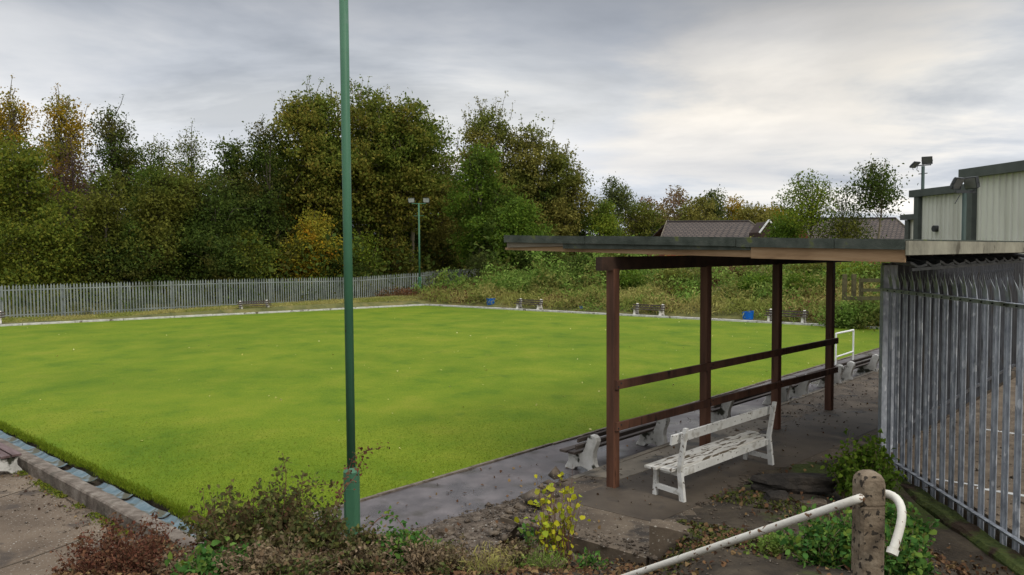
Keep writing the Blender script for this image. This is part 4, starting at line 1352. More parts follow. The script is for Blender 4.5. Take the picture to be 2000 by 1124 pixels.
def stones(name, label, pts, mat, sz, seed):
    rng = np.random.default_rng(seed); P = np.asarray(pts, float); n = len(P)
    O = np.array([(1, 0, 0), (-1, 0, 0), (0, 1, 0), (0, -1, 0), (0, 0, 1), (0, 0, -.5)], float)
    S = sz * rng.lognormal(0, .55, n)
    V = O[None] * (1 + rng.uniform(-.4, .4, (n, 6, 3))) + rng.normal(size=(n, 6, 3)) * .22
    V[:, :, 2] *= .6
    V = P[:, None, :] + V * S[:, None, None] * .5
    F = np.array([(0, 2, 4), (2, 1, 4), (1, 3, 4), (3, 0, 4), (2, 0, 5), (1, 2, 5), (3, 1, 5), (0, 3, 5)])
    FF = (F[None] + (np.arange(n) * 6)[:, None, None]).reshape(-1)
    me = bpy.data.meshes.new(name); me.vertices.add(n * 6); me.vertices.foreach_set('co', V.reshape(-1).astype(np.float32))
    me.loops.add(n * 24); me.loops.foreach_set('vertex_index', FF.astype(np.int32))
    me.polygons.add(n * 8); me.polygons.foreach_set('loop_start', np.arange(0, n * 24, 3, dtype=np.int32)); me.update(calc_edges=True)
    return tag(link(name, me, mat), label, 'grit', None, 'stuff')
rng = np.random.default_rng(40)
out_ = []
for _ in range(1700):
    u, v = rng.random(), rng.random() ** .8
    p = (G0 * (1 - u) + G1 * u) * (1 - v) + (H0 * (1 - u) + H1 * u) * v
    out_.append((p.x, p.y, WZ + 0.01 + 0.135 * v * (0.3 + 0.7 * u)))
for _ in range(1500):
    p = edge_pt(rng.uniform(4, 26), 1.75 + abs(rng.normal(0, .9))); out_.append((p.x, p.y, PZ + .006))
for _ in range(260):
    u = rng.random(); p = pA.lerp(pB, u) + Vector((rng.normal(0, .06), abs(rng.normal(0, .25)), 0)); out_.append((p.x, p.y, PZ + .006))
for _ in range(700):
    p = pB.lerp(pC, rng.random()) + Vector((rng.normal(0, .12), rng.normal(0, .1), 0)); out_.append((p.x, p.y, PZ + .01))
for _ in range(700):
    p = lp(rng.uniform(-.5, 9), KO + .13 + abs(rng.normal(0, .5))); out_.append((p.x, p.y, LZ + .004))
for _ in range(2500):
    x, y = rng.uniform(5.6, 12), rng.uniform(6, 16); out_.append((x, y, PZ - .045))
for _ in range(2600):
    x, y = rng.uniform(-2.5, 5), rng.uniform(5, 9.5)
    if in_bank(x, y): out_.append((x, y, bankz(x, y) + .008))
stones('grit', 'loose grit and small stones on the worn concrete, path and yard', out_, GRAVEL, 0.020, 1)
out_ = []
for _ in range(150):
    u = rng.random(); p = pA.lerp(pB, u) + Vector((rng.normal(-.05, .07), rng.normal(-.1, .08), -PZ + .03)); out_.append(tuple(p))
for _ in range(90):
    u = rng.uniform(0, 1); p = H0.lerp(H1, u) + Vector((rng.normal(0, .1), rng.normal(0.05, .12), WZ + .05)); out_.append(tuple(p))
stones('rubble', 'broken lumps of concrete along the crumbling front of the platform', out_, CONC, 0.075, 2)

# ------------------------------------------------------------------ far palisade fence
fp = [(-420, 31.5, None), (0, 38.6, 557), (430, 45.8, 545), (700, 52.0, 540.5), (820, 56.0, 532), (871, 59.0, 526), (935, 63.5, 524.5)]
FP = []
for px, d, ty in fp:
    p = atd(px, ty or 560, d)
    z = p.z if ty else 1.83
    FP.append(Vector((p.x, p.y, z)))
far = thing('palisade_fence', (FP[2].x, FP[2].y, 0), 'long weathered grey-green palisade fence along the far left side of the green', 'fence')
Hf = 1.86
panel = MB(); acc = 0.0; pn = 0; pitch = 0.152
for a, b in zip(FP, FP[1:]):
    Ls = (b - a).length; nseg = max(1, round(Ls / 2.75))
    d = (b - a) / nseg
    dd = Vector((b.x - a.x, b.y - a.y, 0)).normalized(); fc = Vector((dd.y, -dd.x, 0))
    if fc.dot(a) > 0: fc = -fc
    for s in range(nseg):
        p = a + d * s; q = a + d * (s + 1)
        mb = MB(); L_ = (q - p).length; k_ = int(L_ / pitch)
        for i in range(k_):
            c_ = p + (q - p) * ((i + 0.5) / k_)
            pale(mb, Vector((c_.x, c_.y, c_.z - Hf)), Hf + rnd.uniform(-.02, .02), 0.074, fc, False, rnd.uniform(-0.012, 0.012))
        build('pale_panel', mb, GALVF, far)
        for dz in (0.28, Hf - 0.30):
            mb = MB().beam(Vector((p.x, p.y, p.z - dz)) - fc * 0.03, Vector((q.x, q.y, q.z - dz)) - fc * 0.03, 0.04, 0.05)
            build('rail', mb, GALVF, far)
        mb = MB().beam(Vector((p.x, p.y, p.z - Hf - 0.3)) - fc * 0.10, Vector((p.x, p.y, p.z - 0.08)) - fc * 0.10, 0.10, 0.06)
        build('post', mb, GALVF, far)

# ------------------------------------------------------------------ buildings
def ribwall(mb, a, b, z0, z1, pitch=0.30):
    a, b = Vector(a), Vector(b)
    L_ = (b - a).length; d = (b - a).normalized(); n = Vector((d.y, -d.x, 0))
    if n.dot(a) > 0: n = -n
    k_ = int(L_ / pitch); pts = []
    for i in range(k_):
        t = i * pitch
        pts += [(t, 0), (t + pitch * .55, 0), (t + pitch * .66, 0.06), (t + pitch * .89, 0.06)]
    pts.append((L_, 0))
    i0 = len(mb.v)
    for t, o in pts:
        p = a + d * t + n * o
        mb.v += [(p.x, p.y, z0), (p.x, p.y, z1)]
    for i in range(len(pts) - 1): mb.f.append((i0 + 2 * i, i0 + 2 * i + 2, i0 + 2 * i + 3, i0 + 2 * i + 1))
def unit(name, label, pxL, yTopL, depth, dirv, length, back, pw=0.35):
    A = atd(pxL, yTopL, depth); ztop = A.z; A.z = 0
    d = Vector(dirv).normalized(); B = A + d * length
    n = Vector((-d.y, d.x, 0))
    if n.x < 0: n = -n
    t = thing(name, (A.x, A.y, 0.2), label, 'building')
    mb = MB(); ribwall(mb, A, B, 0, ztop - 0.38)
    # far end wall and back
    C_ = B + n * back; D_ = A + n * back
    mb.add([(B.x, B.y, 0), (C_.x, C_.y, 0), (C_.x, C_.y, ztop - .38), (B.x, B.y, ztop - .38)], [(0, 1, 2, 3)])
    mb.add([(C_.x, C_.y, 0), (D_.x, D_.y, 0), (D_.x, D_.y, ztop - .38), (C_.x, C_.y, ztop - .38)], [(0, 1, 2, 3)])
    ribwall(mb, D_, A, 0, ztop - .38)
    build('wall', mb, CLAD, t)
    mb = MB().beam(Vector((A.x, A.y, ztop - .2)) - d * 0.35 - n * 0.12, Vector((B.x, B.y, ztop - .2)) - n * 0.12, 0.30, 0.36)
    build('gutter', mb, TRIM, t)
    mb = MB().prism([A - d * .3, B, C_, D_ - d * .3], ztop - 0.06, ztop + 0.0)
    build('roof', mb, TRIM, t)
    mb = MB().box((A.x + d.x * pw / 2 - n.x * 0.05, A.y + d.y * pw / 2 - n.y * 0.05, (ztop - .4) / 2), (pw, pw, ztop - .4), Matrix.Rotation(math.atan2(d.y, d.x), 3, 'Z'))
    build('corner_trim', mb, TRIM, t)
    return t, A, B, d, n, ztop
t1, A1, B1, d1_, n1_, z1_ = unit('industrial_unit', 'pale ribbed metal unit with round vent, left of the taller unit', 1793, 371, 40, (0.14, -1, 0), 9.5, 14)
# vent
vp = A1 + d1_ * 2.0 
r = ray(1831, 447); q = isect(A1, d1_, Vector((0, 0, 0)), Vector((r.x, r.y, 0))); vz = EYE + r.z * q.y / r.y
mb = MB().tube([Vector((q.x, q.y, vz)) - n1_ * -0.1, Vector((q.x, q.y, vz)) - n1_ * 0.22], [0.16, 0.16], 14); build('vent', mb, LAMPB, t1)
t2, A2, B2, d2_, n2_, z2_ = unit('industrial_unit', 'taller pale ribbed metal unit at the right edge, behind the shelter roof', 1897, 329, 30, (0.15, -1, 0), 14, 14, 0.34)
t3, A3, B3, d3_, n3_, z3_ = unit('industrial_unit', 'small grey trimmed metal lean-to at the left end of the pale units', 1772, 419, 52, (0.3, -1, 0), 4, 8, 0.3)
# floodlight poles at the units
def yard_pole(px, ytop, ybot, depth, label, r_=0.06):
    a = atd(px, ytop, depth)
    t = thing('lamp_post', (a.x, a.y, 0.15), label, 'lamp post')
    mb = MB().tube([(a.x, a.y, 0.1), (a.x, a.y, a.z)], r_, 10); build('pole', mb, POLED, t, smooth=True)
    return t, a
t4, a4 = yard_pole(1803, 325, 0, 44.5, 'floodlight pole rising above the low unit roof, with two splayed lamps', 0.09)
mb = MB().beam(a4 + Vector((-0.45, 0, 0.02)), a4 + Vector((0.45, 0, 0.08)), 0.06, 0.06); build('cross_arm', mb, LAMPB, t4)
mb = MB().beam(a4 + Vector((-0.25, 0, -0.45)), a4 + Vector((0.25, 0, -0.40)), 0.05, 0.05); build('step_bar', mb, LAMPB, t4)
floodlight(t4, a4 + Vector((-0.45, 0, 0.06)), math.pi + 0.5, -50, 0.52, 0.46, 0.16, gm=LAMPG2)
floodlight(t4, a4 + Vector((0.22, 0, 0.32)), math.pi - 0.6, -28, 0.56, 0.46, 0.20, gm=LAMPG2)
t5, a5 = yard_pole(1884, 378, 0, 26, 'floodlight pole against the gap between the two pale units, with dark lamps', 0.07)
mb = MB().beam(a5 + Vector((-0.3, 0, 0.05)), a5 + Vector((0.35, 0, 0.05)), 0.07, 0.09); build('cross_arm', mb, LAMPB, t5)
floodlight(t5, a5 + Vector((-0.22, 0, 0.32)), math.pi + 0.45, -30, 0.44, 0.42, 0.18, gm=LAMPG2)
floodlight(t5, a5 + Vector((0.18, 0, 0.34)), math.pi - 1.2, -15, 0.46, 0.40, 0.30, gm=LAMPG2)
mb = MB().tube([a5 + Vector((-0.15, 0, -0.05)), a5 + Vector((-0.32, 0, -0.35))], 0.015, 5); build('loose_cable', mb, LAMPB, t5)

def house(label, pxL, pxR, yRidge, yEave, depth, yaw=0.0, gable=0):
    a = atd(pxL, yRidge, depth); b = atd(pxR, yRidge, depth)
    zr = a.z; b.z = zr
    zeave = EYE + ray((pxL + pxR) / 2, yEave).z * depth / ray((pxL + pxR) / 2, yEave).y
    zeave = min(zeave, zr - 2.2)
    t = thing('house', ((a.x + b.x) / 2, depth + 4, 1.0), label, 'house')
    sp_ = 4.2
    mb = MB()
    vs = [Vector((a.x, depth + 4, zr)), Vector((b.x, depth + 4, zr)), Vector((b.x + gable, depth + 4 - sp_, zeave)), Vector((a.x - gable, depth + 4 - sp_, zeave)),
          Vector((b.x + gable, depth + 4 + sp_, zeave)), Vector((a.x - gable, depth + 4 + sp_, zeave))]
    off = root_loc(t)
    me = bpy.data.meshes.new('roof')
    me.from_pydata([tuple(v - off) for v in vs], [], [(3, 2, 1, 0), (0, 1, 4, 5)]); me.update()
    uvl = me.uv_layers.new(name='uv')
    w__ = (b.x - a.x); sl = math.hypot(sp_, zr - zeave)
    co_ = [(0, 0), (w__, 0), (w__, sl), (0, sl), (0, sl), (w__, sl), (w__, 0), (0, 0)]
    for i, c_ in enumerate(co_): uvl.data[i].uv = c_
    ro = link('roof', me, TILE, t)
    md = ro.modifiers.new('thick', 'SOLIDIFY'); md.thickness = 0.12
    mb = MB().tube([vs[0], vs[1]], 0.11, 6); build('ridge', mb, TILE, ro)
    mb = MB()
    mb.box(((a.x + b.x) / 2, depth + 4, (zeave - 0.15) / 2), (b.x - a.x - 0.6 + gable * 1.6, 2 * sp_ - 0.9, zeave - 0.15))
    mb.add([(a.x + .3, depth + 4, zr - .25), (a.x + .3, depth + 4 - sp_ + .45, zeave - .15), (a.x + .3, depth + 4 + sp_ - .45, zeave - .15)], [(0, 1, 2)])
    mb.add([(b.x - .3, depth + 4, zr - .25), (b.x - .3, depth + 4 - sp_ + .45, zeave - .15), (b.x - .3, depth + 4 + sp_ - .45, zeave - .15)], [(0, 1, 2)])
    build('wall', mb, BRICK, t)
    mb = MB()
    for x_ in (a.x - gable * 0, b.x):
        mb.beam((x_, depth + 4, zr + 0.02), (x_ + (gable if x_ == b.x else -gable), depth + 4 - sp_, zeave + 0.02), 0.05, 0.2)
    build('barge_board', mb, RAWG, t)
    return t
house('brown tiled house roof beyond the shelter, left one of the pair', 1322, 1492, 430, 470, 62, gable=1.6)
house('brown tiled house roof behind the two airy trees, beside the units', 1597, 1800, 424, 480, 58, gable=0.2)
house('low red brick house glimpsed under the left end of the shelter roof', 1075, 1185, 470, 492, 68, gable=0.5)
# small white bargeboard gable between the houses
gp = atd(1502, 430, 60)
t = thing('gable_peak', (gp.x, gp.y, gp.z), 'white pointed bargeboard of a small gable between the two tiled roofs', 'gable')
for s in (-1, 1):
    mb = MB().beam(gp, gp + Vector((s * 0.75, 0, -1.0)), 0.10, 0.16, up=(0, 1, 0)); build('barge_board', mb, RENDERW, t)
mb = MB().add([gp + Vector((x_, y_, z_)) for y_ in (.1, 3) for (x_, z_) in ((0, -.1), (-.62, -.95), (-.62, -4), (.62, -4), (.62, -.95))], [(0, 1, 2, 3, 4), (9, 8, 7, 6, 5), (0, 5, 6, 1), (1, 6, 7, 2), (0, 4, 9, 5), (4, 3, 8, 9)])
build('wall', mb, STAIND, t)

# wooden fence remains on the bank
def wpost(px, ytop, ybot, depth, w=0.12):
    a = atd(px, ytop, depth); b = atd(px, ybot, depth); return Vector((a.x, a.y, b.z - .3)), Vector((a.x, a.y, a.z))
wf = thing('timber_fence', atd(1683, 600, 34), 'weathered three-rail timber fence on the bank beside the steel fence post', 'fence')
a, b = wpost(1682, 545, 585, 33.5)
build('post', MB().beam(a, b, 0.14, 0.14), FENCEW, wf)
a, b = wpost(1735, 545, 585, 31.5)
build('post', MB().beam(a, b, 0.14, 0.14), FENCEW, wf)
for (y, hh) in ((548, 0.16), (567, 0.14), (583, 0.16)):
    build('rail', MB().beam(atd(1682 if y < 580 else 1645, y, 33.4), atd(1740, y, 31.3), 0.05, hh), FENCEW, wf)
for px, lab in ((1650, 'left'), (1668, 'right')):
    a, b = wpost(px, 536, 570, 35)
    tag(build('fence_post', MB().beam(a, b, 0.17, 0.14), FENCEW, origin=a), '%s one of two short pale timber posts standing in the bank scrub' % lab, 'post', 'lone timber posts on the bank')

# ------------------------------------------------------------------ trees
def tree(name, label, px, ytop, wpx, depth, mat, nleaf, ls=0.3, cb=0.0, bark=None, seed=1, cat='tree', group=None, shape=1.0,
         spikes=0, gap=1.0, zb=None, trunk=True, clus=0.38, nl_=None, aspect=0.62, lobe=1.0, stems=1):
    nleaf = int(nleaf * 1.75); ls = ls * 0.74
    rng = np.random.default_rng(seed); rg = random.Random(seed)
    T = atd(px, ytop, depth); x0, y0 = T.x, depth
    z0 = (farz(x0, y0) if zb is None else zb) - 0.15
    H = T.z - z0; W = wpx / F * depth
    t = thing(name, (x0, y0, z0), label, cat, group)
    zc0 = z0 + H * cb; Hc = T.z - zc0
    nlb = nl_ or int(10 + 10 * shape + W)
    lobes = []
    for i in range(nlb):
        v = ((i + rg.random()) / nlb)
        # envelope half width at height v
        env = (math.sin(math.pi * min(1, (v * 0.86 + 0.14)) ** (1.0 / shape if shape > 0 else 1)) ** 0.6)
        env = max(0.3, env)
        a = rg.uniform(0, 6.283); rr_ = math.sqrt(rg.random()) * (W / 2) * env * 0.78
        R_ = min(W, Hc) * rg.uniform(0.17, 0.27) * lobe * (0.6 + 0.5 * env)
        R_ = min(R_, Hc * 0.3)
        z = zc0 + R_ * 0.7 + (Hc - 1.6 * R_) * v
        lobes.append((x0 + rr_ * math.cos(a), y0 + rr_ * math.sin(a) * 0.8, z, R_))
    # branches
    mb = MB()
    tr_ = max(0.05, H * 0.014)
    stx = []
    for s in range(stems):
        ox = (s - (stems - 1) / 2) * W * 0.18
        lean = rg.uniform(-0.06, 0.06) * H
        pts = [Vector((x0 + ox * .5, y0, z0 - 0.1)), Vector((x0 + ox + lean * .3, y0 + rg.uniform(-.2, .2), z0 + H * .3)), Vector((x0 + ox * 1.3 + lean * .8, y0, z0 + H * .62)), Vector((x0 + ox * 1.5 + lean, y0, z0 + H * .93))]
        mb.tube(pts, [tr_, tr_ * .75, tr_ * .42, tr_ * .1], 7)
        stx.append(pts)
    for (lx, ly, lz, R_) in lobes:
        pts = stx[rg.randrange(stems)]
        # start on the trunk below the lobe
        f_ = max(0.12, min(0.85, (lz - z0) / H * 0.72))
        q = pts[0].lerp(pts[1], f_ / .3) if f_ < .3 else (pts[1].lerp(pts[2], (f_ - .3) / .32) if f_ < .62 else pts[2].lerp(pts[3], (f_ - .62) / .31))
        e_ = Vector((lx, ly, lz + R_ * .3)); m_ = q.lerp(e_, 0.5) + Vector((0, 0, -R_ * 0.25))
        mb.tube([q, m_, e_], [tr_ * .38 * (1 - f_ * .6), tr_ * .24 * (1 - f_ * .6), 0.012], 5, cap=False)
        for _ in range(3):
            d = Vector((rg.gauss(0, 1), rg.gauss(0, 1), rg.gauss(0.4, 1))).normalized()
            mb.tube([m_.lerp(e_, rg.uniform(.3, 1)), e_ + d * R_ * rg.uniform(.6, 1.0)], [tr_ * .12, 0.008], 4, cap=False)
    # leaves
    la = np.array(lobes)
    wgt = la[:, 3] ** 2; wgt /= wgt.sum()
    nc = max(8, int(nleaf / 20))
    li = rng.choice(len(la), nc, p=wgt)
    nd = 13
    base = rdir(rng, len(la) * nd, 0.35).reshape(len(la), nd, 3)
    dk = rng.integers(0, nd, nc)
    dirs = base[li, dk] + rng.normal(size=(nc, 3)) * 0.17
    dirs /= np.linalg.norm(dirs, axis=1, keepdims=True)
    rad = (0.40 + 0.72 * rng.random(nc) ** 0.6) * (0.85 + 0.3 * ((dk * 7 + li * 3) % 10) / 10) * (1 + 0.18 * np.sin(dirs[:, 0] * 5 + li) * np.sin(dirs[:, 2] * 4 + li * 2))
    cc = la[li, :3] + dirs * (la[li, 3] * rad)[:, None]
    cc[:, 2] = np.minimum(cc[:, 2], T.z + 0.4)
    cc[:, 2] = np.maximum(cc[:, 2], z0 + 0.1)
    per_ = rng.integers(10, 30, nc)
    cid = np.repeat(np.arange(nc), per_)
    n = len(cid)
    P = cc[cid] + rng.normal(size=(n, 3)) * np.array([clus, clus, clus * 0.62]) * gap * 0.85
    D = rdir(rng, n, -0.35); Nn = rdir(rng, n, 0.9)
    S = ls * rng.uniform(0.6, 1.35, n)
    # twig spikes above the crown
    if spikes:
        EX = []; 
        order = sorted(range(len(lobes)), key=lambda i: -lobes[i][2])[:max(3, len(lobes) // 2)]
        for s in range(spikes):
            lx, ly, lz, R_ = lobes[order[rg.randrange(len(order))]]
            a = rg.uniform(-1.2, 1.2)
            q = Vector((lx + a * R_ * .7, ly, lz + R_ * math.sqrt(max(0.05, 1 - min(1, a * a * .5))) * .75))
            l_ = rg.uniform(0.6, 1.7) * (H / 16)
            e_ = q + Vector((rg.gauss(a * .25, .16) * l_, rg.gauss(0, .15) * l_, l_))
            mb.tube([q, q.lerp(e_, .5) + Vector((rg.gauss(0, .05), 0, 0)), e_], [0.03, 0.02, 0.012], 4, cap=False)
            for _ in range(rg.randrange(10, 20)):
                f_ = rg.choice((rg.uniform(0.1, 1.0), rg.gauss(1.0, 0.05)))
                pp = q.lerp(e_, f_)
                EX.append((pp.x + rg.gauss(0, .10), pp.y + rg.gauss(0, .10), pp.z + rg.gauss(0, .08)))
        EX = np.array(EX); m = len(EX)
        P = np.vstack([P, EX]); D = np.vstack([D, rdir(rng, m)]); Nn = np.vstack([Nn, rdir(rng, m)]); S = np.concatenate([S, ls * rng.uniform(.5, .9, m)])
    off = np.array([x0, y0, z0])
    me = leaf_mesh('crown', P - off, D, Nn, S, aspect)
    link('crown', me, mat, t)
    build('trunk', mb, bark or BARK, t)
    return t
TD = []
BK = 'trees of the far left wood'
def T_(*a, **k): tree('broadleaf_tree', *a, **k)
# left wood, left to right
T_('large yellowish-green tree filling the left edge of the view', 35, 262, 250, 46, G['green'], 16000, 0.26, 0.0, seed=11, group=BK, lobe=1.0)
T_('tall golden birch-like tree rising behind the left edge trees', 15, 182, 115, 53, G['gold'], 6500, 0.24, 0.35, seed=12, group=BK, spikes=14, shape=0.9)
T_('golden-topped tall tree, second from the left', 122, 186, 100, 53, G['gold'], 4800, 0.24, 0.45, seed=13, group=BK, spikes=14, gap=1.2)
T_('purple-brown half-bare tree below the golden-topped tree', 145, 285, 110, 50, G['purple'], 4200, 0.16, 0.05, BARKD, seed=14, group=BK, gap=1.5, spikes=10)
T_('open-crowned dark green tree between golden-topped tree and the dip in the skyline', 218, 212, 115, 54, G['dkgreen'], 4600, 0.24, 0.45, seed=15, group=BK, spikes=10, gap=1.25)
T_('olive shrubby tree in front of the purple-brown tree', 205, 325, 120, 47, G['olive'], 8000, 0.24, 0.0, seed=16, group=BK)
T_('brown-green thin-topped tree left of the skyline dip', 300, 272, 110, 56, G['olive'], 4500, 0.24, 0.3, seed=17, group=BK, gap=1.5, spikes=10)
T_('brown-green thin-topped tree in the middle of the skyline dip', 368, 262, 90, 57, G['olive'], 3600, 0.22, 0.3, seed=18, group=BK, gap=1.5, spikes=10)
T_('broad dull olive tree below the skyline dip', 320, 312, 210, 49, G['olive'], 14000, 0.25, 0.0, seed=19, group=BK)
T_('dark green tree at the left shoulder of the big maples', 440, 262, 120, 53, G['dkgreen'], 8500, 0.25, 0.0, seed=20, group=BK)
T_('dark green tree tucked against the left side of the big maple', 512, 238, 120, 55, G['dkgreen'], 8500, 0.25, 0.0, seed=21, group=BK, spikes=6)
T_('dark green tree filling the lower wood left of the orange shrub', 420, 345, 190, 50, G['dkgreen'], 12000, 0.24, 0.0, seed=22, group=BK)
BM = 'big olive-brown maples'
T_('left stem of the great olive-brown maple behind the green pole', 605, 170, 215, 58, G['maple'], 20000, 0.32, 0.18, seed=31, group=BM, spikes=44, stems=2)
T_('middle and tallest part of the great olive-brown maple, right of the green pole', 700, 175, 230, 60, G['maple'], 19000, 0.32, 0.32, BARKP, seed=32, group=BM, spikes=50, stems=3)
T_('right stem of the great olive-brown maple, above the distant lamp post', 788, 200, 200, 60, G['maple'], 16000, 0.32, 0.30, BARKP, seed=33, group=BM, spikes=44, stems=2)
T_('brownish small-leaved tree in the gap between the two groups of maples', 862, 290, 130, 63, G['mapleb'], 10000, 0.26, 0.0, seed=34, group=BM, gap=1.2)
T_('tall brown maple with spiky twigs, left one of the right group', 955, 205, 190, 66, G['mapleb'], 17000, 0.30, 0.12, seed=35, group=BM, spikes=60)
T_('brown rounded maple in the middle of the right group', 1040, 240, 190, 66, G['mapleb'], 17000, 0.30, 0.05, seed=36, group=BM, spikes=50)
T_('brown maple at the right-hand end of the tall group', 1105, 295, 130, 66, G['mapleb'], 11000, 0.28, 0.0, seed=37, group=BM, spikes=26)
T_('bright green ash-like tree in front of the right maples', 935, 280, 120, 56, G['bright'], 9000, 0.26, 0.15, seed=38, spikes=4)
T_('bright green lower tree in front of the right maples', 1010, 385, 130, 54, G['bright'], 8500, 0.25, 0.0, seed=39)
# shrubs along the wood edge
SH = 'shrubs at the foot of the wood'
def S_(*a, **k): tree('shrub', *a, cat='shrub', **k)
S_('orange and yellow autumn shrub just left of the green pole', 608, 408, 140, 54.5, G['orange'], 6500, 0.24, 0.0, seed=41, group=SH, gap=1.1)
S_('yellow-green shrub immediately right of the green pole', 705, 450, 90, 57, G['lime'], 2500, 0.22, 0.0, seed=42, group=SH, gap=1.4)
S_('mid-green shrub left of the orange shrub', 465, 445, 150, 51, G['green'], 6500, 0.22, 0.0, seed=43, group=SH)
S_('dark willowy shrub over the far end of the fence', 890, 415, 150, 66, G['dkgreen'], 8500, 0.24, 0.0, seed=44, group=SH)
S_('feathery olive shrub between the fence end and the shelter roof', 975, 470, 125, 55, G['willow'], 9000, 0.17, 0.0, seed=45, group=SH, aspect=0.35)
S_('low dark green shrub at the left edge behind the fence', 60, 430, 190, 44.5, G['green'], 7000, 0.22, 0.0, seed=46, group=SH)
S_('low olive shrub behind the fence between the left bench and the left edge', 250, 440, 190, 48, G['dkgreen'], 7500, 0.22, 0.0, seed=47, group=SH)
S_('low dark shrub behind the fence, below the great maple', 770, 455, 150, 60, G['maple'], 4500, 0.24, 0.0, seed=48, group=SH)
S_('low brownish shrub right of the distant lamp post', 850, 440, 90, 63, G['olive'], 4500, 0.22, 0.0, seed=49, group=SH)
S_('small green shrub behind the fence right of the orange shrub', 655, 480, 120, 56, G['dkgreen'], 4500, 0.22, 0.0, seed=50, group=SH)
S_('bright bush under the left end of the shelter roof', 1050, 470, 110, 52, G['dkgreen'], 5000, 0.2, 0.0, seed=51, group=SH)
S_('scrubby bush left of the first shelter post', 1150, 492, 100, 48, G['dkgreen'], 4000, 0.18, 0.0, seed=52, group=SH)
# trees beyond the shelter roof
FR = 'autumn trees beyond the houses'
T_('lime-yellow tree above the left part of the shelter roof', 1178, 392, 75, 66, G['lime'], 4500, 0.26, 0.0, seed=61, group=FR)
T_('olive feathery tree behind the lime-yellow tree', 1195, 346, 75, 78, G['willow'], 4500, 0.30, 0.2, seed=62, group=FR, spikes=8, gap=1.2)
far_trees = [(1238, 386, 85, 'olive', 'dull olive tree just right of the lime-yellow tree'), (1275, 392, 70, 'rust', 'rusty tree above the left end of the left tiled roof'),
             (1322, 372, 80, 'rust', 'tallest russet tree above the left tiled roof'), (1365, 388, 70, 'mapleb', 'brown-gold tree above the middle of the left tiled roof'),
             (1392, 374, 55, 'willow', 'pointed olive tree above the middle of the left tiled roof'), (1428, 392, 70, 'gold', 'golden tree above the right end of the left tiled roof'),
             (1468, 402, 75, 'mapleb', 'brownish low tree above the right end of the left tiled roof'), (1505, 402, 60, 'gold', 'golden-olive tree above the white gable'),
             (1545, 412, 60, 'olive', 'olive tree behind the left airy tree')]
for i, (px, yt, w, m, lab) in enumerate(far_trees):
    T_(lab, px, yt - 4, w * 1.55, 86 + (i % 3) * 4, G[m], 6000, 0.36, 0.0, seed=70 + i, group=FR, spikes=8, gap=1.2)
AT = 'airy trees above the shelter roof'
T_('airy yellow-green tree, left of the two above the shelter roof', 1583, 342, 100, 47, G['lime'], 2600, 0.20, 0.42, seed=81, group=AT, spikes=12, gap=1.35, clus=0.32)
T_('thin sparse tree between the two airy trees', 1650, 378, 60, 47, G['willow'], 1000, 0.17, 0.35, seed=82, group=AT, spikes=8, gap=1.5)
T_('airy dark green tree with bare top twigs, right above the shelter roof', 1715, 322, 110, 45, G['dkgreen'], 2000, 0.21, 0.55, BARKP, seed=83, group=AT, spikes=14, gap=1.35, clus=0.32)
S_('green bush showing above the shelter roof between the tiled roofs', 1532, 418, 80, 50, G['bright'], 3200, 0.2, 0.2, seed=84)
S_('thin olive bush in front of the right tiled roof', 1648, 425, 110, 46, G['olive'], 1600, 0.18, 0.3, seed=85, gap=1.5)

def behind(x):
    for a, b in zip(FP, FP[1:]):
        if a.x <= x <= b.x: return a.y + (b.y - a.y) * (x - a.x) / (b.x - a.x)
    return FP[-1].y if x > 0 else 30
# dark depth of the wood: trees standing further back
rg = random.Random(77)
backs = [(-60, 300), (60, 330), (160, 345), (250, 350), (345, 360), (440, 330), (540, 300), (630, 260), (720, 255), (800, 290), (880, 330), (960, 330), (1040, 340), (1100, 370)]
blab = ['far left beyond the frame edge', 'behind the large yellowish-green tree', 'behind the purple-brown tree', 'behind the open-crowned tree', 'under the skyline dip', 'behind the left shoulder of the maples',
        'behind the orange shrub', 'behind the left stem of the great maple', 'behind the green pole', 'behind the distant lamp post', 'behind the gap between the maple groups', 'behind the bright green tree', 'behind the middle right maple', 'behind the last tall maple']
for i, (px, yt) in enumerate(backs):
    T_('shadowy dark tree standing deep in the wood, ' + blab[i], px, yt, 170, 66 + (i % 3) * 2, G['dkgreen'], 6500, 0.42, 0.0, BARKD, seed=100 + i, group='dark trees deep in the wood', clus=0.5)

# ------------------------------------------------------------------ ground cover on the bank and under the wood (uncountable)
def scatter(name, label, cat, pts, mat, ls, kind='stuff', aspect=0.6, up=0.0, seed=1, fold=0.12, nup=0.9):
    rng = np.random.default_rng(seed)
    P = np.asarray(pts, float); n = len(P)
    me = leaf_mesh(name, P, rdir(rng, n, up), rdir(rng, n, nup), ls * rng.uniform(.5, 1.5, n), aspect, fold, real=ls < 0.09)
    o = link(name, me, mat)
    return tag(o, label, cat, None, kind)
def bank_clumps(rng, n, t0, t1, d0, d1, h, per=24, sig=0.28, keep=None):
    out_ = []
    for _ in range(n):
        t = rng.uniform(t0, t1); d = rng.uniform(d0, d1)
        p = Fc + dfr * t + nfr * d
        if keep and not keep(t, d): continue
        z = farz(p.x, p.y)
        hh = h * rng.uniform(0.1, 1.0) * (0.35 + 1.3 * max(0.0, math.sin(1.25 * t + 0.8 * math.sin(d)) * math.sin(1.1 * d + 1.3 + 0.4 * t)) + 0.25 * math.sin(3.1 * t + 2.2 * d))
        hh = max(0.02, hh)
        k_ = int(rng.integers(per // 2, per))
        q = rng.normal(size=(k_, 3)) * np.array([sig, sig, sig * 0.6]) + np.array([p.x, p.y, z + hh])
        q[:, 2] = np.maximum(q[:, 2], z + 0.02)
        out_.append(q)
    return np.vstack(out_)
rng = np.random.default_rng(21)
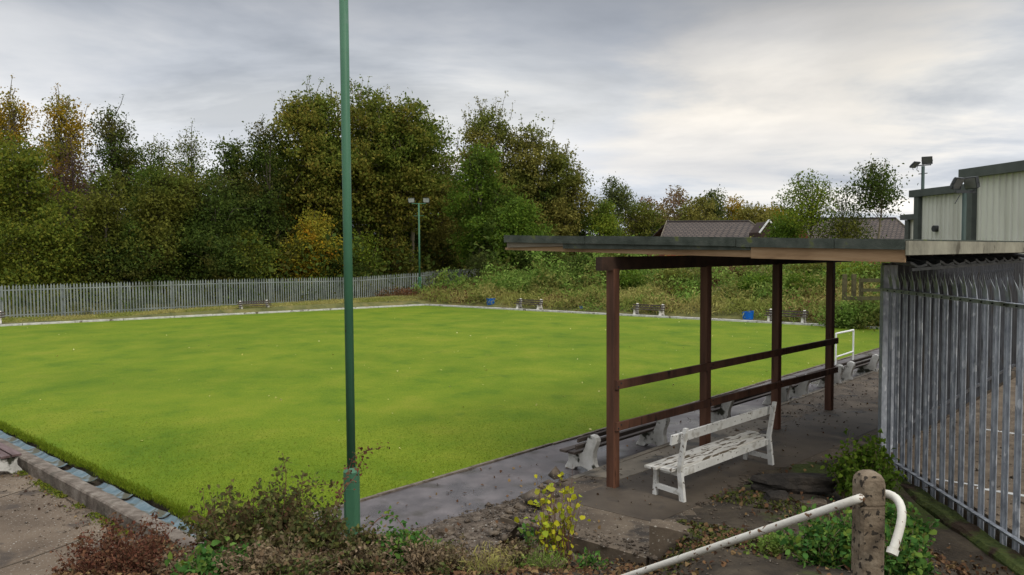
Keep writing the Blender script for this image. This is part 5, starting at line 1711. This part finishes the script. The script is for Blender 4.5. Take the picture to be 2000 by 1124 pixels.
def patch(t, d): return math.sin(t * 0.42 + 0.9) + math.sin(d * 0.7 + t * 0.23)
BL = (Rc - Fc).length
scatter('bramble_cover', 'dense green brambles covering the upper part of the bank behind the far benches', 'brambles',
        bank_clumps(rng, 3300, -3.5, BL + 8, 2.4, 11, 1.15, keep=lambda t, d: d > 5.5 or patch(t, d) > 0.15), G['bramble'], 0.17, seed=3)
scatter('straw_grass', 'long straw-coloured grass on the lower bank behind the far benches', 'grass',
        bank_clumps(rng, 3200, -2, BL + 2, 1.25, 8, 0.42, per=34, keep=lambda t, d: patch(t, d) < 0.35 or d < 2.6), G['straw'], 0.30, aspect=0.12, up=0.9, seed=4)
scatter('brown_weeds', 'brown dying weeds and bracken round the far corner of the green', 'weeds',
        bank_clumps(rng, 900, -7, BL + 4, 1.3, 6, 0.35, per=28, keep=lambda t, d: t < 2.5 or math.sin(t * 0.9) > 0.55), G['brown'], 0.16, aspect=0.35, up=0.4, seed=5)
scatter('low_green_weeds', 'low green weeds growing along the far path edge', 'weeds',
        bank_clumps(rng, 1300, 3, BL + 6, 1.1, 3.2, 0.30, keep=lambda t, d: math.sin(t * 0.55 + 1) > -0.2), G['bramble'], 0.12, seed=6)
# bramble mound
mound = bank_clumps(rng, 1100, 2.6, 11.5, 2.6, 7.5, 1.9, keep=lambda t, d: True)
scatter('bramble_mound', 'tall green bramble mound above the left blue tub', 'brambles', mound, G['bramble'], 0.17, seed=7)
for (px, yt, w, dp, m, lab, sd_) in ((1228, 528, 70, 45, 'bright', 'fresh green bush on the bank between the first two shelter posts', 1), (1310, 535, 80, 44, 'olive', 'yellow-olive bush on the bank left of the second shelter post', 2),
        (1430, 525, 90, 44, 'rust', 'brownish scrub on the bank between the second and third shelter posts', 3), (1480, 545, 70, 41, 'bright', 'green bush above the right blue tub', 4),
        (1560, 540, 90, 39, 'bright', 'bright green bush on the bank between the last two shelter posts', 5), (1580, 522, 90, 42, 'olive', 'dark olive bush at the top of the bank between the last two shelter posts', 6),
        (1690, 592, 60, 33.5, 'bramble', 'green ivy clump under the timber fence', 7), (1668, 520, 100, 40, 'lime', 'yellowish hedge behind the timber fence', 8),
        (1340, 575, 90, 42, 'olive', 'low olive scrub behind the bench between the first posts', 9), (1140, 528, 90, 47, 'bramb_', 'green bramble hump left of the first shelter post', 10),
        (1010, 535, 110, 50, 'bramb_', 'green bramble hump above the leftmost distant bench', 11), (1650, 590, 80, 33, 'bramble', 'green weeds at the foot of the bank beside the steel fence', 12)):
    tree('shrub', lab, px, yt, w, dp, G['bramble' if m == 'bramb_' else m], 2600, 0.17, 0.0, seed=200 + sd_, cat='shrub', group='bushes on the bank beyond the green', spikes=0)
# grass and weeds under the wood and along the fence foot
out_ = []
for _ in range(1300):
    s = rng.uniform(0, 1) ; k_ = int(s * (len(FP) - 1)); k_ = min(k_, len(FP) - 2)
    f_ = rng.random(); p = FP[k_].lerp(FP[k_ + 1], f_)
    dn = Vector((p.x, p.y, 0)).normalized()
    p = p + dn * rng.uniform(0.3, 4.0)
    z = p.z - Hf
    m = int(rng.integers(14, 30))
    out_.append(rng.normal(size=(m, 3)) * np.array([.3, .3, .25]) + np.array([p.x, p.y, z + rng.uniform(0.1, 1.5)]))
scatter('fence_weeds', 'tall yellow-olive weeds growing behind the long palisade fence', 'weeds', np.vstack(out_), G['olive'], 0.22, aspect=0.3, up=0.6, seed=8)
out_ = []
for _ in range(1500):
    t = rng.uniform(-1, (Lc - Fc).length); d = rng.uniform(1.75, 3.4)
    p = Fc + dfl * t + nfl * d
    z = farz(p.x, p.y)
    m = int(rng.integers(12, 24))
    out_.append(rng.normal(size=(m, 3)) * np.array([.22, .22, .03]) + np.array([p.x, p.y, z + 0.04]))
scatter('verge_grass', 'rough grass verge between the palisade fence and the far path', 'grass', np.vstack(out_), G['straw'], 0.12, aspect=0.2, up=0.8, seed=9)
# deep shade litter / understorey
out_ = []
for _ in range(1500):
    x = rng.uniform(-42, 4); y = rng.uniform(50, 70)
    if y < behind(x) + 1.5: continue
    m = 16
    out_.append(rng.normal(size=(m, 3)) * np.array([.5, .5, .4]) + np.array([x, y, farz(x, y) + rng.uniform(0.2, 4.0)]))
scatter('understorey', 'tangled dark understorey filling the floor of the wood', 'undergrowth', np.vstack(out_), G['dkgreen'], 0.36, seed=10)

# ------------------------------------------------------------------ turf fringe and fallen leaves
def blades(name, label, pts, mat, h, seed, w=0.16, lean=0.5):
    rng = np.random.default_rng(seed)
    P = np.asarray(pts, float); n = len(P)
    S = h * rng.uniform(.5, 1.3, n)
    D = rng.normal(size=(n, 3)) * lean; D[:, 2] = 1
    P = P.copy(); P[:, 2] += S * 0.42
    me = leaf_mesh(name, P, D, rdir(rng, n), S, w, 0.02)
    return tag(link(name, me, mat), label, 'grass', None, 'stuff')
out_ = []
for _ in range(16000):
    t = rng.uniform(-0.3, 16) ; off = abs(rng.normal(0, 0.05))
    p = lp(t, 0.02 - off * 1.2); out_.append((p.x, p.y, -0.01 - rng.uniform(0, .05)))
for _ in range(9000):
    t = rng.uniform(-0.3, 16); p = lp(t, abs(rng.normal(0, .035)) + .0 * t)
    if math.sin(t * 2.3) + math.sin(t * 5.1) > -.6: out_.append((p.x, p.y, -0.045))
for _ in range(7000):
    t = rng.uniform(-0.2, 20); off = abs(rng.normal(0, 0.03))
    p = edge_pt(t, 0.0 - off); out_.append((p.x, p.y, -0.01))
blades('turf_fringe', 'ragged grass fringe along the near edges of the bowling green', out_, BLADE, 0.07, 3)
# short blades across the nearest turf to give it nap
out_ = []
for _ in range(52000):
    a = min(18, rng.exponential(3.6)); b = min(18, rng.exponential(3.9))
    p = Nc + dr * a + dl * b
    out_.append((p.x, p.y, 0.004 + 0.012 * min(1, min(a, b) / 2)))
blades('turf_nap', 'short mown grass blades over the nearest part of the bowling green', out_, BLADE, 0.030, 4, 0.18, 0.9)

out_ = []
while len(out_) < 230:
    u, v = rng.random(), rng.random()
    if rng.random() < 0.5: v = v * v * 0.5
    p = bil(u, v); out_.append((p.x, p.y, 0.016 + 0.10 * (math.sin(math.pi * u) * math.sin(math.pi * v)) ** 0.7))
o = scatter('fallen_leaves', 'pale yellow fallen leaves dotted over the bowling green', 'leaves', out_, G['pale'], 0.048, seed=12, aspect=0.75, fold=0.1, nup=6)
out_ = []
for _ in range(420):
    t = rng.uniform(0, 15); o_ = rng.uniform(0.15, 3.4)
    p = edge_pt(t, o_); z = WZ if o_ < 1.7 else PZ
    out_.append((p.x, p.y, z + 0.016))
for _ in range(120):
    p = lp(rng.uniform(0, 8), KO + 0.15 + abs(rng.normal(0, 0.25))); out_.append((p.x, p.y, LZ + 0.015))
scatter('fallen_leaves', 'brown and yellow fallen leaves scattered over the path and platform', 'leaves', out_, G['litter'], 0.042, seed=13, aspect=0.7, nup=6)
# leaf litter on the near bank
out_ = []
for _ in range(26000):
    x = rng.uniform(-5.5, 5.2); y = rng.uniform(4.2, 12)
    if not in_bank(x, y): continue
    if x > 1.3 and y > 8.6 and rng.random() < .85: continue
    if x > 0.8 and noise2(x * 2.6 + 1, y * 3.1) + rng.normal() * .35 < -0.12: continue
    out_.append((x, y, bankz(x, y) + rng.uniform(0.005, 0.04)))
scatter('leaf_litter', 'thick brown leaf litter over the near bank and below the pipe rail', 'leaves', out_, G['litter'], 0.047, seed=14, aspect=0.7, nup=2.2, fold=0.2)
out_ = []
for _ in range(5000):
    x = rng.uniform(1.4, 3.4); y = rng.uniform(7.0, 9.6)
    if not in_bank(x, y): continue
    if noise2(x * 3, y * 3) < -0.1: continue
    out_.append((x, y, bankz(x, y) + 0.012))
scatter('moss_patch', 'mossy green ground cover beyond the pipe rail', 'moss', out_, G['moss'], 0.032, seed=15, aspect=0.8, nup=1.5)
out_ = []
for _ in range(2500):
    t = rng.uniform(-0.6, 7); p = lp(t, KO + 0.13 + abs(rng.normal(0, 0.07))); 
    if math.sin(t * 3.1) + math.sin(t * 7.7) < -0.3: continue
    out_.append((p.x, p.y, LZ + rng.uniform(0, 0.03)))
scatter('kerb_moss', 'green moss and tiny weeds along the foot of the left kerb wall', 'moss', out_, G['green'], 0.035, seed=16, aspect=0.6, nup=1.0)

# ------------------------------------------------------------------ near plants
def bush(name, label, cat, px, py_base, depth, w, h, leaf, stem, nstem, nleaf, ls, seed, group=None, spread=0.8, arch=0.0, base=None, droop=-0.2, aspect=0.6, ysc=0.7, leafstart=0.25, sr=0.006):
    """stems fan out from the base, leaves sit along them"""
    rg = random.Random(seed); rng = np.random.default_rng(seed)
    b = atd(px, py_base, depth)
    z0 = bankz(b.x, b.y) if base is None else base
    t = thing(name, (b.x, b.y, z0), label, cat, group)
    mb = MB(); P = []
    for s in range(nstem):
        a = rg.uniform(0, 6.283); f_ = math.sqrt(rg.random())
        bx = b.x + rg.uniform(-.5, .5) * w * 0.55; by = b.y + rg.uniform(-.5, .5) * w * ysc * 0.55
        tx = bx + math.cos(a) * w * 0.5 * f_ * spread; ty = by + math.sin(a) * w * 0.5 * f_ * spread * ysc
        hh = h * (1 - 0.45 * f_ * f_) * rg.uniform(0.55, 1.05)
        pts = []
        wob = [rg.gauss(0, .035) for _ in range(6)]
        for i in range(7):
            u = i / 6
            zz = hh * (math.sin(u * math.pi * (0.5 + arch * 0.3)) if arch else u)
            pts.append(Vector((bx + (tx - bx) * u ** 1.3 + wob[i % 6] * w * .5, by + (ty - by) * u ** 1.3 + wob[(i + 2) % 6] * w * .5, z0 - 0.03 + zz)))
        mb.tube(pts, [sr * (1 - .7 * i / 6) for i in range(7)], 4, cap=False)
        for _ in range(max(1, nleaf // nstem)):
            u = rg.uniform(leafstart, 1.02) * 6; i = min(5, int(u)); q = pts[i].lerp(pts[i + 1], u - i)
            P.append((q.x + rg.gauss(0, ls * .75), q.y + rg.gauss(0, ls * .75), q.z + rg.gauss(0, ls * .6)))
    P = np.array(P) - np.array([b.x, b.y, z0]); n = len(P)
    me = leaf_mesh('foliage', P, rdir(rng, n, droop), rdir(rng, n, 0.8), ls * rng.uniform(.55, 1.5, n), aspect, 0.15, real=aspect > 0.3)
    link('foliage', me, leaf, t)
    build('stems', mb, stem, t)
    return t
NG = 'scrub plants on the near bank'
bush('bramble_bush', 'sprawling bramble bush with sparse leaves in front of the near corner of the green', 'bramble', 520, 1060, 8.0, 1.35, 1.06, G['bramb2'], STEM, 120, 6800, 0.046, 1, NG, 1.0)
bush('bramble_bush', 'smaller bramble clump between the bramble bush and the lamp post', 'bramble', 610, 1090, 7.6, 1.1, 0.75, G['bramb2'], STEM, 80, 5200, 0.046, 2, NG)
bush('dead_weed_clump', 'dark red-brown dead weed clump at bottom left beside the pavement', 'weeds', 235, 1135, 7.75, 1.15, 0.86, G['reddry'], STEM, 160, 8500, 0.034, 3, NG, 1.0, base=-0.12)
bush('dead_weed_clump', 'grey-brown dead stalks below the kerb wall end', 'weeds', 380, 1130, 7.6, 1.1, 0.45, G['drymix'], STEMD, 90, 3200, 0.036, 4, NG, base=0.0)
bush('dead_weed_clump', 'dry tangled weeds directly in front of the lamp post foot', 'weeds', 700, 1110, 7.5, 1.1, 0.42, G['drymix'], STEMD, 110, 3800, 0.038, 5, NG)
bush('dead_weed_clump', 'dry brown weeds below the bramble bush', 'weeds', 545, 1140, 7.2, 1.2, 0.42, G['drymix'], STEMD, 100, 3600, 0.038, 6, NG)
bush('dead_weed_clump', 'straw-coloured weeds right of the lamp post, before the rubble', 'weeds', 860, 1120, 7.5, 0.9, 0.40, G['drymix'], STEMD, 90, 2600, 0.038, 7, NG)
bush('dead_weed_clump', 'dry grassy weeds hiding the broken corner between path and platform', 'weeds', 1005, 1075, 8.0, 0.6, 0.34, G['drymix'], STEMD, 70, 1500, 0.036, 31, NG)
bush('leafy_weed', 'green leafy weed trailing right of the lamp post foot', 'weeds', 790, 1090, 7.8, 0.75, 0.48, G['nettle'], STEMD, 50, 1100, 0.055, 8, NG, arch=1.0)
bush('leafy_weed', 'low broad green leaves at bottom left of the scrub', 'weeds', 430, 1140, 7.3, 0.8, 0.34, G['nettle'], STEMD, 40, 700, 0.07, 9, NG)
bush('grass_tuft', 'pale dry grass tuft left of the yellow-leaved shrub', 'grass tuft', 955, 1130, 7.4, 0.55, 0.34, G['straw'], STEMD, 60, 800, 0.07, 10, NG, aspect=0.1, droop=1.2)
bush('grass_tuft', 'green grass tuft at the foot of the yellow-leaved shrub', 'grass tuft', 1060, 1120, 7.5, 0.5, 0.28, G['bramble'], STEMD, 50, 700, 0.07, 11, NG, aspect=0.1, droop=1.2)
bush('yellow_leaved_shrub', 'young shrub with bright yellow leaves and red stems before the platform end', 'shrub', 1088, 1085, 8.1, 0.60, 1.15, G['yellow'], STEM, 40, 260, 0.060, 12, NG, leafstart=0.2, aspect=0.8)
bush('leafy_weed', 'small green sprig left of the yellow-leaved shrub, over the path', 'weeds', 1042, 1060, 8.1, 0.26, 0.72, G['nettle'], STEM, 7, 60, 0.055, 13, NG, leafstart=0.6)
bush('leafy_weed', 'low green weed right of the yellow-leaved shrub at the platform foot', 'weeds', 1150, 1110, 7.7, 0.35, 0.26, G['nettle'], STEMD, 16, 150, 0.045, 14, NG)
bush('leafy_shrub', 'green and yellow leafy shrub against the foot of the steel corner post', 'shrub', 1682, 950, 9.3, 0.80, 0.86, G['bright'], STEMD, 90, 3600, 0.055, 15, NG, base=0.32)
bush('leafy_shrub', 'low green shrub behind the bollard next to the mossy kerb', 'shrub', 1748, 1000, 7.7, 0.65, 0.55, G['nettle'], STEMD, 60, 1700, 0.055, 16, NG, base=0.32)
bush('nettle_patch', 'green nettle patch left of the bollard below the pipe rail', 'nettles', 1625, 1125, 6.7, 0.78, 0.55, G['nettle'], STEMD, 90, 2600, 0.055, 17, NG, base=0.58)
bush('nettle_patch', 'green nettle patch right behind the bollard', 'nettles', 1765, 1110, 6.3, 0.5, 0.5, G['nettle'], STEMD, 50, 1300, 0.055, 18, NG, base=0.62)
bush('nettle_patch', 'yellowing nettle patch between the pipe rail and the concrete block', 'nettles', 1520, 1100, 7.0, 0.6, 0.26, G['bramble'], STEMD, 50, 1000, 0.042, 19, NG, base=0.55)
bush('bare_weed', 'dry bare-stemmed weed at the foot of the near steel fence', 'weeds', 1790, 960, 7.2, 0.35, 0.40, G['litter'], STEM, 12, 40, 0.05, 20, NG, base=0.35)
# bramble shoots arching over the lamp post base
def shoot(label, pix, leaf, seed, ls=0.042, nleaf=90):
    rg = random.Random(seed); rng = np.random.default_rng(seed)
    pts = [atd(*p) for p in pix]
    sm = []
    for i in range(len(pts) - 1):
        for j in range(4): sm.append(pts[i].lerp(pts[i + 1], j / 4))
    sm.append(pts[-1])
    for _ in range(2): sm = [sm[0]] + [(sm[i - 1] + sm[i] * 2 + sm[i + 1]) / 4 for i in range(1, len(sm) - 1)] + [sm[-1]]
    t = thing('bramble_shoot', sm[0], label, 'bramble', 'arching bramble shoots')
    build('stem', MB().tube(sm, [0.006 * (1 - .7 * i / len(sm)) for i in range(len(sm))], 5), STEM, t)
    P = []
    for _ in range(nleaf):
        i = rg.randrange(1, len(sm)); q = sm[i]; P.append((q.x + rg.gauss(0, .035), q.y + rg.gauss(0, .035), q.z + rg.gauss(0, .03)))
    P = np.array(P) - np.array(sm[0]); n = len(P)
    link('leaves', leaf_mesh('leaves', P, rdir(rng, n), rdir(rng, n, .5), ls * rng.uniform(.5, 1.3, n), 0.6, .15, real=True), leaf, t)
shoot('upright bramble shoot with reddish leaves crossing in front of the lamp post', [(600, 1090, 7.8), (640, 1020, 7.9), (665, 960, 8.0), (682, 915, 8.1), (690, 890, 8.1), (720, 880, 8.1), (752, 872, 8.1)], G['reddry'], 1)
shoot('bramble shoot arching from the bramble bush towards the lamp post', [(540, 1060, 7.9), (560, 990, 8.0), (590, 955, 8.0), (630, 945, 8.0), (655, 950, 8.0)], G['bramb2'], 2)
shoot('tallest upright bramble shoot on the right of the bramble bush', [(540, 1060, 7.9), (555, 990, 7.9), (560, 930, 7.9), (552, 885, 7.9)], G['bramb2'], 3, nleaf=60)
shoot('reddish bramble shoot leaning on the lamp post base', [(650, 1090, 7.7), (655, 1010, 7.9), (668, 960, 8.1), (700, 925, 8.3), (702, 905, 8.3)], G['reddry'], 4, nleaf=70)
shoot('green bramble shoot trailing down right of the lamp post', [(700, 1060, 7.8), (740, 1010, 7.9), (770, 1005, 7.9), (795, 1040, 7.8), (800, 1075, 7.7)], G['nettle'], 5, 0.05, 60)
